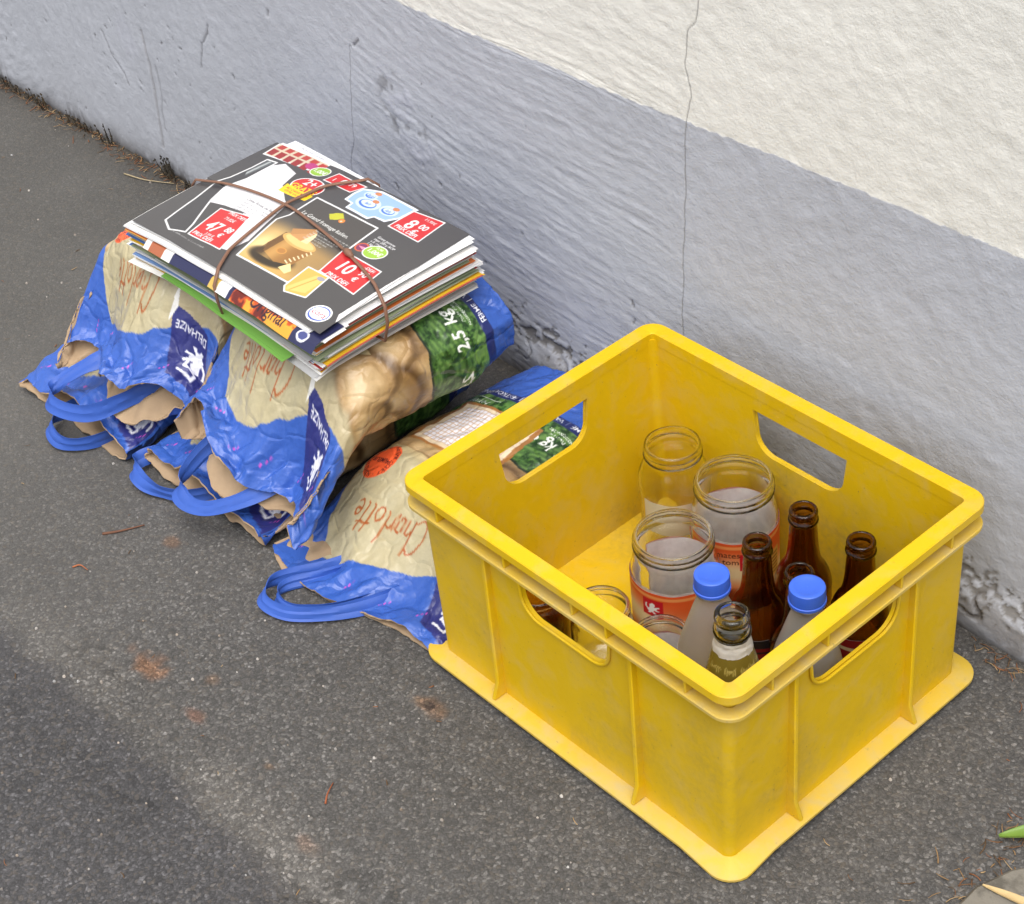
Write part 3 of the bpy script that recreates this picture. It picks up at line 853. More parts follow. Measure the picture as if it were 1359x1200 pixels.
def beer(label, x, y, h=.165, r=.0262, lab=None, turn=0, lean=(0, 0), group=None):
    t = empty('beer_bottle', (x, y, FLOOR), R(turn)); t.rotation_euler = (lean[0], lean[1], R(turn))
    tag(t, label, 'bottle', group)
    h = h - FLOOR; f_ = .0118
    body_ = [(r * .78, 0), (r * .94, .0016), (r, .006), (r, .02), (r, h * .40), (r * .99, h * .45), (r * .93, h * .50), (r * .80, h * .555), (r * .66, h * .60), (.0150, h * .66), (.0136, h * .74), (.0127, h * .84), (.0120, h * .90)]
    fin = [(.0120, h * .905), (f_ * 1.13, h * .912), (f_ * 1.17, h * .925), (f_ * 1.13, h * .938), (f_ * .97, h * .944), (f_ * .97, h * .958), (f_ * 1.08, h * .964), (f_ * 1.11, h * .980), (f_ * 1.06, h * .994), (f_ * .98, h)]
    vessel(shell_profile([tuple(p) for p in smooth_profile(body_, 3)] + fin, .0028, .005), m_amber, 'glass_body', t)
    if lab is not None: wrap_label(t, r, .012, .056, R(-150), R(60), lab)
    return t
def beer_label(c1, c2):
    cv = Canvas(0, 0, .10, .044, .0006, c1)
    cv.poly([(0, .030), (.1, .030), (.1, .034), (0, .034)], c2); cv.poly([(0, .006), (.1, .006), (.1, .009), (0, .009)], c2)
    cv.ell(.05, .02, .012, .008, c2); return cv
beer('brown beer bottle with dark label, beside the wide jar with torn orange label', .0515, -.180, lab=beer_label((40, 34, 36), (150, 32, 34)))
beer('brown beer bottle without cap standing nearest the house wall', .0545, -.122)
beer('brown beer bottle with red label standing alone near the crate end wall', .118, -.121, lab=beer_label((150, 30, 36), (226, 206, 160)), turn=20)
beer('brown beer bottle half hidden behind a blue bottle cap', .104, -.186)

def drink(label, x, y, h, r, turn):
    t = empty('plastic_bottle', (x, y, FLOOR), R(turn)); tag(t, label, 'bottle')
    hb = h - .004
    out = [(r * .7, 0), (r * .93, .003), (r, .010), (r, h * .32), (r * .985, h * .42), (r * .93, h * .52), (r * .80, h * .63), (r * .64, h * .72), (r * .50, h * .80), (.0128, h * .86), (.0120, h * .88), (.0120, h * .90), (.0150, h * .904), (.0150, h * .914), (.0118, h * .92), (.0118, hb)]
    P = smooth_profile(out[:10], 3)
    body_ = vessel(shell_profile([tuple(p) for p in P] + out[10:], .0012, .003), m_frost, 'bottle_body', t)
    rc, zc0, zc1 = .0151, h * .915, h
    n = 96; prof = [(rc * .985, zc0), (rc * 1.04, zc0 + .0006), (rc * 1.04, zc0 + .0030), (rc * .985, zc0 + .0034), (rc * .985, zc0 + .0042), (rc, zc0 + .0047), (rc, zc1 - .0022), (rc * .975, zc1 - .0007), (rc * .91, zc1), (rc * .72, zc1 + .0), (rc * .68, zc1 - .0004), (0.0001, zc1 - .0004)]
    V, Q = lathe(prof, n); V = V.reshape(len(prof), n, 3)
    for i in (5, 6): V[i, ::2, :2] *= .972
    me = mesh_np('cap', V.reshape(-1, 3), Q); sharp(me, 40)
    obj('cap', me, t, [m_cap])
    return t
drink('frosted plastic bottle with blue screw cap beside the small striped jar', .080, -.268, .192, .0345, 0)
drink('frosted plastic bottle with blue screw cap standing against the crate end wall', .1495, -.230, .194, .0335, 40)

t = empty('clear_bottle', (.1325, -.3015, FLOOR)); tag(t, 'uncapped clear glass bottle with gold scripted neck and torn silver foil', 'bottle')
h, r = .206, .0285
out = [(r * .75, 0), (r * .94, .0016), (r, .006), (r, .03), (r, h * .38), (r * .985, h * .46), (r * .93, h * .55), (r * .83, h * .64), (r * .70, h * .73), (.0165, h * .80), (.0140, h * .85)]
fin = [(.0130, h * .865), (.0128, h * .885), (.0152, h * .895), (.0158, h * .91), (.0152, h * .925), (.0128, h * .932), (.0126, h * .955), (.0140, h * .962), (.0146, h * .978), (.0140, h * .993), (.0125, h)]
Pp = [tuple(p) for p in smooth_profile(out, 3)]
vessel(shell_profile(Pp + fin, .003, .006), m_clear, 'glass_body', t)
# gold tinted sleeve with handwriting on the shoulder
zz = np.linspace(h * .42, h * .845, 70); rr_ = np.interp(zz, [p[1] for p in Pp], [p[0] for p in Pp]) + .0005
na = 240; AA = np.linspace(0, 2 * np.pi, na, endpoint=False)
cv = Canvas(0, 0, .18, .10, .0004, (106, 92, 34))
cv.put(fbm(cv.X * 30, cv.Y * 30, 3, 3) * .5, (140, 124, 56))
for row in range(6):
    yy_ = .010 + row * .0150; xx = -.002
    while xx < .18:
        L_ = rng.uniform(.010, .018); ph = rng.uniform(0, 6)
        cv.stroke([(xx + L_ * q / 40 + .0011 * math.sin(q * .95 + ph), yy_ + .0019 * math.cos(q * .95 + ph) * (1 + .7 * math.sin(q * .21 + ph)) + .0007 * math.sin(q * .37)) for q in range(41)], .0006, (196, 180, 104), .85)
        xx += L_ + .005
V = np.stack([rr_[:, None] * np.cos(AA), rr_[:, None] * np.sin(AA), np.repeat(zz[:, None], na, 1)], -1)
colr = cv.sample((AA[None, :] * .0265 + 0 * zz[:, None]), np.repeat((zz - zz[0])[:, None], na, 1))
m_slv = printed('gold_sleeve', .25, .6, .03, coat=.6)
obj('sleeve', mesh_np('sleeve', V.reshape(-1, 3), grid_quads(70, na, True), None, True, colr.reshape(-1, 3)), t, [m_slv])
zz = np.linspace(h * .83, h * .885, 12); n = 80; A = np.linspace(0, 2 * np.pi, n, endpoint=False)
rad = np.interp(zz, [h * .83, h * .845, h * .865, h * .885], [.0157, .0149, .0139, .0137])[:, None] + .0007 + .0012 * (fbm(A[None, :] * 5 + 0 * zz[:, None], zz[:, None] * 600 + 0 * A[None, :], 5, 3) - .4)
zjag = zz[:, None] - (zz[:, None] < h * .84) * .004 * fbm(A[None, :] * 4, A[None, :] * 0, 6, 3)
obj('foil_collar', mesh_np('foil_collar', np.stack([rad * np.cos(A), rad * np.sin(A), zjag + 0 * rad], -1), grid_quads(12, n, True), None, True), t, [m_silver])

# ------------------------------------------------------------------ printed paper potato bags
def catmull(pts, sub=6):
    return smooth_profile(pts, sub)

def bag_sheet(sticker=True):
    """front print in metres: x = reading direction, y = from the bag bottom to its mouth"""
    cv = Canvas(-.16, -.01, .16, .375, .00045, (183, 171, 138))
    X, Y = cv.X, cv.Y
    cv.put(.35 * fbm(X * 40, Y * 40, 201, 4), (176, 156, 112))
    # photographed potatoes
    r2 = np.random.default_rng(5)
    zone = [(x, y) for y in np.arange(.118, .232, .036) for x in np.arange(-.16, .17, .052)]
    for k, (x, y) in enumerate(zone):
        x += r2.uniform(-.014, .014) + (.026 if int((y - .118) / .036) % 2 else 0); y += r2.uniform(-.008, .008)
        a = r2.uniform(-1, 1); rx = r2.uniform(.030, .040); ry = r2.uniform(.021, .028)
        sh = r2.uniform(-14, 10)
        cv.ell(x + .004, y - .005, rx * 1.1, ry * 1.12, (84 + sh, 60 + sh, 36 + sh), a, .95, .26)
        cv.ell(x, y, rx, ry, (164 + sh, 130 + sh, 84 + sh), a, .97, .14); cv.ell(x - .005, y + .005, rx * .78, ry * .72, (196 + sh, 168 + sh, 124 + sh), a, .8, .45)
        cv.ell(x - .009, y + .009, rx * .4, ry * .36, (212 + sh, 188 + sh, 148 + sh), a, .6, .6)
    pz = sstep(.11, .13, Y) * (1 - sstep(.21, .235, Y))
    cv.put(pz * .25 * sstep(.4, .75, fbm(X * 30, Y * 30, 221, 4)), (150, 118, 78)); cv.put(pz * .18 * sstep(.5, .8, fbm(X * 14 + 4, Y * 18, 222, 3)), (206, 178, 134))
    # green field with a ragged dark lower edge
    jag = .140 + .16 * np.clip(-X, 0, 1) - .02 * sstep(.0, .05, X) + .006 * (fbm(X * 60, X * 0, 205, 4) - .5) + .010 * (fbm(X * 12, X * 0 + 3, 206, 2) - .5)
    grn = 1 - sstep(-.0004, .0004, Y - jag)
    g = fbm(X * 150, Y * 150, 208, 4, .65); rows = .5 + .5 * np.sin((Y + .25 * X * X * 8 + .012 * fbm(X * 20, Y * 20, 207, 3)) * 900)
    cv.put(grn, (66, 104, 44)); cv.put(grn * sstep(.45, .62, g), (104, 140, 70)); cv.put(grn * .5 * rows * sstep(.095, .108, Y), (40, 70, 34))
    cv.put(grn * (1 - sstep(.36, .46, g)), (34, 62, 26)); cv.put(grn * .4 * sstep(.5, .7, fbm(X * 22, Y * 22, 209, 3)), (40, 82, 32))
    dk = sstep(-.0045, -.0006, Y - jag) * grn; cv.put(dk, (34, 40, 34))
    # blue foot of the bag, navy strip with the small white words
    arc = .062 + .35 * X * X
    cv.put(1 - sstep(-.0004, .0004, Y - arc - .012), (30, 40, 98)); cv.put(1 - sstep(-.0004, .0004, Y - arc), (54, 92, 176))
    words = 'FERME  |  VASTKOKEND  |  FESTKOCHEND'
    cv.text(words, .018, .0645, .0085, (236, 238, 244), bold=.012, align='C', sx=1.05)
    cv.text('2,5', -.084, .099, .021, (244, 246, 240), bold=.05, shear=.12, sx=.88); cv.text('kg', -.054, .099, .021, (244, 246, 240), bold=.04, shear=.12, sx=.95); cv.text('\u212e', -.030, .100, .015, (244, 246, 240), bold=.02)
    cv.text('Poids net', -.056, .0895, .0060, (230, 236, 226), shear=.15); cv.text('Nettogewicht', -.062, .0835, .0060, (230, 236, 226), shear=.15)
    cv.text('Ferme', .06, .088, .012, (230, 238, 226), shear=.2); cv.stroke([(.05, .083), (.085, .083)], .0008, (220, 230, 216))
    # net window with a torn paper frame
    wq = [(.086, .100), (.080, .178), (-.028, .176), (-.020, .096)]
    cv.poly([(a + (.006 if a > 0 else -.006), b + (.004 if b > .13 else -.004)) for a, b in wq], (164, 112, 60)); cv.poly(wq, (226, 206, 176))
    inn = [(.078, .105), (.073, .172), (-.021, .170), (-.014, .101)]
    cv.poly(inn, (232, 228, 234))
    for k in range(18):
        u = k / 17
        cv.stroke([(.078 + u * (-.092), .105 - .004 * u), (.073 + u * (-.094), .172 - .002 * u)], .0009, (196, 158, 122))
    for k in range(13):
        u = k / 12
        cv.stroke([(.078 - .005 * u, .105 + .067 * u), (-.014 - .007 * u, .101 + .069 * u)], .0009, (196, 158, 122))
    # tan writing panel and the blue mouth
    tan = [(.118, .196), (.100, .250), (.090, .279), (.066, .309), (.01, .299), (-.050, .283), (-.058, .232), (-.064, .20)]
    bnd = np.interp(X, [-.16, -.10, -.05, .01, .066, .090, .104, .118, .16], [.262, .270, .283, .299, .311, .279, .250, .222, .212])
    cv.put(sstep(-.0005, .0005, Y - bnd), (56, 94, 178))
    tm, sl = cv.polymask(tan); tm = tm & (Y[sl] < bnd[sl])
    cv.put(tm, (184, 175, 144), sl); cv.put(tm * .4 * fbm(X[sl] * 60, Y[sl] * 60, 212, 3), (186, 168, 122), sl)
    sh = tm * (1 - sstep(.196, .214, Y[sl])); cv.put(sh * .7, (196, 172, 124), sl)
    # handwriting
    ink = (166, 84, 34); S = .0120; ox, oy = -.028, .2500
    L_ = {
        'C': [[(1.55, 1.95), (1.2, 2.25), (.7, 1.9), (.35, 1.0), (.45, .2), (.95, -.1), (1.5, .25)]],
        'h': [[(0, 2.3), (-.05, 1.1), (-.1, 0)], [(-.05, .6), (.3, 1.0), (.6, .85), (.6, .4), (.65, 0)]],
        'a': [[(.75, .9), (.35, 1.0), (.05, .5), (.2, .05), (.55, .2), (.78, .9), (.75, .4), (.85, 0)]],
        'r': [[(0, .95), (.05, .5), (.0, 0)], [(.02, .5), (.3, .95), (.6, .9)]],
        'l': [[(.1, 2.2), (.05, 1.1), (.05, .2), (.25, 0)]],
        'o': [[(.4, 1.0), (.05, .6), (.2, .05), (.6, .1), (.75, .6), (.45, 1.0)]],
        't': [[(.25, 1.9), (.2, 1.0), (.2, .2), (.45, .0)], [(-.1, 1.25), (.6, 1.4)]],
        'e': [[(.05, .5), (.6, .6), (.5, .98), (.15, .8), (.1, .3), (.4, 0), (.75, .2)]]}
    adv = {'C': 1.75, 'h': .95, 'a': 1.05, 'r': .75, 'l': .5, 'o': .95, 't': .72, 'e': .9}
    x = ox
    for ch in 'Charlotte':
        for st in L_[ch]:
            q = catmull(st, 5); cv.stroke([(x + a * S * .92, oy + b_ * S + .10 * (x - ox)) for a, b_ in q], .0017, ink, w2=.0012)
        x += adv[ch] * S * .92
    # orange sticker
    sx_, sy_ = .078, .222
    if sticker:
        cv.ell(sx_, sy_, .021, .021, (252, 104, 58))
        cv.text('PRIMEUR', sx_, sy_ - .002, .0075, (70, 30, 40), bold=.02, align='C')
    ring_t = 'NOUVELLE RECOLTE · NIEUWE OOGST · '
    for k, ch in enumerate(ring_t if sticker else ''):
        a = math.pi * .5 - k * 2 * math.pi / len(ring_t)
        cv.text(ch, sx_ + .0155 * math.cos(a), sy_ + .0155 * math.sin(a), .006, (60, 28, 34), ang=a - math.pi / 2, bold=.015, align='C')
    # navy flag with lion and name
    fl_ = [(-.050, .262), (-.066, .330), (-.116, .342), (-.100, .276)]
    cv.poly(fl_, (46, 50, 116))
    cv.poly([(-.048, .240), (-.050, .276), (-.056, .264)], (236, 234, 228))
    lion(cv, -.098, .292, .024, (236, 236, 242)); cv.stroke([(-.074, .321), (-.088, .325), (-.090, .318), (-.078, .314), (-.080, .308)], .0028, (236, 236, 242))
    cv.text('DELHAIZE', -.0790, .2775, .0090, (236, 236, 244), bold=.03, align='C', ang=-.10)
    for x in np.arange(-.14, .15, .038):                          # pink thread stitches
        for q in range(3): cv.stroke([(x + .002 * q, .316 + .004 * q), (x + .0022 * q, .3185 + .004 * q)], .0011, (206, 84, 190))
    return cv
BAGP = bag_sheet(); BAGQ = bag_sheet(False)
m_paper, nt, b = mat('coated_bag_paper')
c = attr(nt).outputs['Color']; p = geo_pos(nt)
nt.links.new(mixc(nt, 1.0, c, ramp(nt, noise_n(nt, 260, 4, .6, p), [(.2, .9), (.8, 1.04)]), 'MULTIPLY'), b.inputs['Base Color'])
b.inputs['Roughness'].default_value = .34; b.inputs['Specular IOR Level'].default_value = .5
vn = node(nt, 'ShaderNodeTexVoronoi'); vn.feature = 'DISTANCE_TO_EDGE'; vn.inputs['Scale'].default_value = 28
wv = node(nt, 'ShaderNodeVectorMath', operation='MULTIPLY_ADD'); nz = node(nt, 'ShaderNodeTexNoise'); nz.inputs['Scale'].default_value = 22; nt.links.new(p, nz.inputs['Vector'])
nt.links.new(nz.outputs['Color'], wv.inputs[0]); wv.inputs[1].default_value = (.05, .05, .05); nt.links.new(p, wv.inputs[2]); nt.links.new(wv.outputs[0], vn.inputs['Vector'])
hh = mathn(nt, 'ADD', ramp(nt, vn.outputs['Distance'], [(0, 0), (.12, 1)]), mathn(nt, 'MULTIPLY', noise_n(nt, 75, 4, .6, p), 1.2))
bump(nt, b, hh, .5, .0018)
m_kraft = plain('kraft_paper', (.40, .285, .18), .85, .2, .15, 90, .3)
m_bluein = plain('bag_blue_paper', rgb(54, 90, 174), .5, .4, .12, 70, .25)

def bag(label, cx, y0, zb, w, t, L=.345, s_off=0.0, drop=0.0, gape=.02, wave=.010, seed=1, px=.0011, rot=0.0, mouth_w=1.0, crush=1.0, lipf=None, zmin=.0015, z_floor=None, tilt=0.0, sticker_shift=0.0, bow=0.0, sticker=True):
    rs = np.random.default_rng(seed)
    perim = 2 * (w + t) * .92
    ntop = int(perim * .5 / px); nbot = max(60, int(perim * .5 / (px * 3)))
    # angle samples: top half dense (0..pi), bottom half coarse
    a_top = np.linspace(0, np.pi, ntop, endpoint=False); a_bot = np.linspace(np.pi, 2 * np.pi, nbot, endpoint=False)
    A = np.concatenate([a_top, a_bot])
    A = np.concatenate([A[A >= 1.5 * np.pi] - 2 * np.pi, A[A < 1.5 * np.pi]])       # seam at the underside
    A = np.append(A, A[0] + 2 * np.pi)
    ns = int(L / px * .92)
    s = np.concatenate([np.zeros(7), np.linspace(.0, L, ns)[1:]])
    endk = np.concatenate([np.linspace(0.02, 1, 7) ** .7, np.ones(ns - 1)])
    SS, AA = np.meshgrid(s, A, indexing='ij'); EK = np.meshgrid(endk, A, indexing='ij')[0]
    q = SS / L
    n_exp = 2.0 / 2.5
    cA, sA = np.cos(AA), np.sin(AA)
    ex = np.sign(cA) * np.abs(cA) ** n_exp; ez = np.sign(sA) * np.abs(sA) ** n_exp
    wv_ = w * (1 + (mouth_w - 1) * sstep(.6, 1, q)) * (.93 + .07 * sstep(0, .18, q))
    tv = t * (.80 + .20 * sstep(0, .3, q)) * (1 - sstep(.60, .93, q)) + gape * 2 * sstep(.62, .98, q)
    # arc-length coordinate across the panel for the print
    mid = len(s) // 3
    du = np.hypot(np.diff(ex[mid]) * w / 2, np.diff(ez[mid]) * t / 2); arc = np.concatenate([[0], np.cumsum(du)])
    itop = np.argmin(np.abs(A - np.pi / 2)); u = arc - arc[itop]          # u<0 on the +x side... A grows from +x to -x
    tot = arc[-1]
    c_read = u                                                             # reading direction = -x
    front = np.abs(u) < tot * .25
    cr = np.where(front, c_read, np.where(u > 0, tot * .5 - u, -tot * .5 - u))
    lip = (.012 * (fbm(u * 14 + seed, u * 0 + seed, 300 + seed, 3) - .5) + .004 * (fbm(u * 110, u * 0, 310 + seed, 3) - .5))
    if lipf is not None: lip = lip + lipf(cr, ez[mid])
    s_eff = SS + lip[None, :] * sstep(.55, 1.0, q)
    zc = zb + (t * .5) * (1 - sstep(.60, .95, q)) + gape * sstep(.62, .98, q)
    X = ex * wv_ / 2 * EK
    Z = zc + ez * tv / 2 * EK
    Yl = -s_eff - .012 * (1 - EK) * 0
    # bulge of the contents and folds of the mouth
    Z += (ez > 0) * .010 * crush * (fbm(X * 14 + seed, SS * 9, 320 + seed, 3) - .5) * EK
    fold = sstep(.70, 1.0, q)
    top = (ez > -.05)
    ph = rs.uniform(0, 6)
    Z += fold * wave * (1.5 * (2 * facet(X * 20, SS * 12, seed + 40, .5) - 1) * np.where(top, 1, -.7) + .8 * (2 * facet(X * 42, SS * 30, seed + 44) - 1))
    X += fold * wave * .5 * (2 * fbm(X * 24, SS * 20, 330 + seed, 2) - 1)
    Z -= drop * np.clip((q - .70) / .30, 0, 2) ** 1.25 * (1 + .25 * np.sin(X * 22 + ph * 2))
    Yl += .35 * drop * sstep(.7, 1.05, q)
    # facet creases along the surface normal
    win = 1 - sstep(tot * .40, tot * .5, np.abs(u))[None, :]
    nx_, nz_ = ex * .6, ez
    amp = (.0036 * crush + .0055 * crush * fold)
    F = amp * (1.15 * (2 * facet(u[None, :] * 17 + seed, SS * 17, seed + 3, .5) - 1) + .60 * (2 * facet(u[None, :] * 48, SS * 48 + seed, seed + 9) - 1) + .28 * (2 * facet(u[None, :] * 110, SS * 110, seed + 15) - 1)) * win * EK
    X += nx_ * F; Z += nz_ * F
    Yl += .0035 * (2 * facet(u[None, :] * 30, SS * 30, seed + 23) - 1) * win * fold
    Yl += (.006 * EK ** 2 - .006) * -1 * (SS < 1e-9)                       # slightly bulged bottom
    Z = Z + tilt * X + bow * sstep(.0, .6, q) * 0
    if z_floor is None: fl_z = zmin + 0 * q
    else:
        hang = sstep(.56, .74, q); fl_z = z_floor * (1 - hang) + zmin * hang
    Z = np.where(ez < 0, np.maximum(Z - (drop * .22 + .004) * sstep(.62, .9, q) * (z_floor is not None), fl_z), np.maximum(Z, fl_z + .004))
    cr_, sr_ = math.cos(rot), math.sin(rot)
    PX = cx + X * cr_ - Yl * sr_; PY = y0 + X * sr_ + Yl * cr_
    P = np.stack([PX, PY, Z], -1)
    # seam: weld first and last column
    P[:, -1] = P[:, 0]
    sp = np.where(SS < 1e-9, .0 - .03 * (1 - EK), SS) + s_off
    COLR = (BAGP if sticker else BAGQ).sample(np.broadcast_to(cr[None, :], SS.shape) + sticker_shift * (1 - sstep(.14, .25, sp)), np.clip(sp, 0, .36))
    backm = (~front)[None, :, None] * np.ones_like(COLR)
    COLR = np.where((backm > 0) & (sp[..., None] > .29), np.array(lin((56, 94, 178))), COLR)
    nr, nc = SS.shape
    q_out = grid_quads(nr, nc)[:, ::-1]
    # inner layer from mid-bag to the mouth
    i0 = int(nr * .45); step = 3
    dPu = np.gradient(P, axis=1); dPs = np.gradient(P, axis=0); Nn = np.cross(dPs, dPu); Nn /= np.linalg.norm(Nn, axis=-1, keepdims=True) + 1e-12
    ctr = P.mean(1, keepdims=True); sg = np.sign((Nn * (P - ctr)).sum(-1).mean())
    rows = list(range(i0, nr - 1, 2)) + [nr - 1]; cols = list(range(nc))
    PI_ = (P - Nn * sg * .0016)[np.ix_(rows, cols)]
    off = nr * nc; ni, ncI = len(rows), len(cols)
    q_in = grid_quads(ni, ncI, False, off)
    # torn kraft edge at the mouth: own pair of vertex rows
    eo = P[-1][cols]; ei = PI_[-1]
    edge_v = np.vstack([eo + 0 * eo, ei]); offE = off + ni * ncI
    q_e = np.array([[offE + k, offE + k + 1, offE + ncI + k + 1, offE + ncI + k] for k in range(ncI - 1)])
    V = np.vstack([P.reshape(-1, 3), PI_.reshape(-1, 3), edge_v])
    cc = np.vstack([COLR.reshape(-1, 3), np.ones((ni * ncI + 2 * ncI, 3)) * .5])
    mi = np.concatenate([np.zeros(len(q_out)), np.ones(len(q_in)), np.ones(len(q_e))])
    t_ = empty('paper_bag', (cx, y0, zb)); tag(t_, label, 'bag')
    V = V - np.array([cx, y0, zb])
    o = obj('bag_paper', mesh_np('bag_paper', V, np.vstack([q_out, q_in, q_e]), None, True, cc, mi), t_, [m_paper, m_kraft])
    return t_

def strip(parent, pts, wdir, wid, m, name='handle', th_=.0007, seed=1):
    """flat folded paper strap along 3-D points (world), width along wdir, creased"""
    rs_ = np.random.default_rng(seed)
    P = catmull(pts, 9); n = len(P)
    base = np.array(parent.location)
    wd = np.array(wdir, float); wd /= np.linalg.norm(wd)
    T = np.gradient(P, axis=0); T /= np.linalg.norm(T, axis=1, keepdims=True) + 1e-9
    V = []; k = 7; ii = np.arange(n)
    kink = np.interp(ii, np.linspace(0, n, 9), rs_.uniform(-1, 1, 9)); tw = np.interp(ii, np.linspace(0, n, 7), rs_.uniform(-.7, .7, 7)); wd_ = np.interp(ii, np.linspace(0, n, 8), rs_.uniform(.82, 1.12, 8))
    fan = 1 + .35 * (np.abs(ii / (n - 1) - .5) * 2) ** 4
    for i in range(n):
        W_ = wd - T[i] * wd.dot(T[i]); W_ /= np.linalg.norm(W_) + 1e-9
        Nn = np.cross(T[i], W_); a = tw[i]
        W2 = W_ * math.cos(a) + Nn * math.sin(a); N2 = np.cross(T[i], W2)
        for side in (1, -1):
            for j in range(k):
                f_ = (j / (k - 1) - .5) * side
                crease = .0030 * (abs(((f_ + .5) * 2.0 + .25 * kink[i]) % 1 - .5) - .25) + .0012 * kink[i] * f_
                V.append(P[i] + W2 * wid * wd_[i] * fan[i] * f_ + N2 * (th_ * .5 * side + crease))
    V = np.array(V); V[:, 2] = np.maximum(V[:, 2], .0012)
    m2 = 2 * k; Q = grid_quads(n, m2, True)
    T3 = [[0, q_ + 1, q_] for q_ in range(1, m2 - 1)] + [[(n - 1) * m2, (n - 1) * m2 + q_, (n - 1) * m2 + q_ + 1] for q_ in range(1, m2 - 1)]
    return obj(name, sharp(mesh_np(name, V - base, Q, T3), 28), parent, [m])

# lower row on the ground
b_ll = bag('blue potato bag on the asphalt under the left upper bag', -.775, -.085, .001, .205, .092, .315, s_off=.03, drop=.0, gape=.016, wave=.008, seed=3, px=.0020, crush=.9, mouth_w=1.08)
b_lm = bag('blue potato bag on the asphalt between its two neighbours, wholly overlaid', -.545, -.085, .001, .205, .092, .300, s_off=.045, drop=.0, gape=.018, wave=.010, seed=8, px=.0020, sticker=False, crush=.9, mouth_w=1.05)
b_r = bag('tan and blue potato bag with net window lying beside the crate', -.3095, -.035, .001, .205, .082, .345, drop=.004, gape=.006, wave=.005, seed=12, px=.00095, crush=1.0, mouth_w=1.22, lipf=lambda c, ez: .012 * np.sin(c * 24 + .6))
# upper row resting on them
b_ul = bag('upper blue potato bag with orange sticker at the open street end', -.715, -.080, .094, .225, .108, .312, s_off=.034, drop=.036, gape=.017, wave=.009, crush=1.5, seed=21, px=.00095, z_floor=.094, zmin=.045, lipf=lambda c, ez: -.012 + .022 * np.cos(c * 36 + .4), rot=R(2))
b_um = bag('upper blue potato bag with green field print overhanging the bag with net window', -.468, -.078, .093, .222, .108, .312, s_off=.034, drop=.036, gape=.017, wave=.009, crush=1.5, seed=34, px=.00095, sticker=False, sticker_shift=.042, z_floor=.092, zmin=.045, lipf=lambda c, ez: -.006 + .016 * np.cos(c * 40 - .6), rot=R(-2))
Wd = (-.25, .6, .75)
strip(b_r, [(-.350, -.335, .004), (-.364, -.366, .007), (-.384, -.410, .012), (-.372, -.436, .012), (-.338, -.432, .011), (-.305, -.402, .011), (-.286, -.364, .007), (-.278, -.335, .004)], Wd, .016, m_bluein, seed=2)
strip(b_r, [(-.345, -.335, .004), (-.358, -.372, .006), (-.373, -.406, .008), (-.362, -.425, .009), (-.334, -.421, .009), (-.308, -.394, .009), (-.290, -.340, .004)], Wd, .013, m_bluein, seed=3)
strip(b_ul, [(-.745, -.325, .082), (-.768, -.370, .074), (-.786, -.408, .056), (-.764, -.424, .052), (-.715, -.410, .056), (-.684, -.376, .070), (-.662, -.325, .082)], Wd, .018, m_bluein, seed=4)
strip(b_ll, [(-.790, -.330, .006), (-.798, -.388, .010), (-.788, -.424, .013), (-.752, -.434, .012), (-.722, -.408, .012), (-.714, -.335, .006)], Wd, .0175, m_bluein, seed=5)
strip(b_lm, [(-.632, -.320, .008), (-.646, -.368, .014), (-.648, -.402, .015), (-.610, -.412, .013), (-.560, -.392, .013), (-.525, -.320, .008)], Wd, .0175, m_bluein, seed=6)
strip(b_um, [(-.535, -.322, .082), (-.546, -.374, .066), (-.538, -.412, .046), (-.500, -.412, .042), (-.458, -.378, .058), (-.430, -.322, .082)], Wd, .018, m_bluein, seed=7)

# ------------------------------------------------------------------ tied bundle of leaflets
PW, PH = .322, .203
BX, BY = -.705, -.306                  # lower left page corner
Z0, Z1 = .2135, .2640
def sag(p, q):
    a = (p / PW - .5) * 2; c_ = (q / PH - .5) * 2
    return -.0042 * a * a - .0022 * c_ * c_ - .003 * np.clip(-a - .55, 0, 9) * (c_ < 0) 

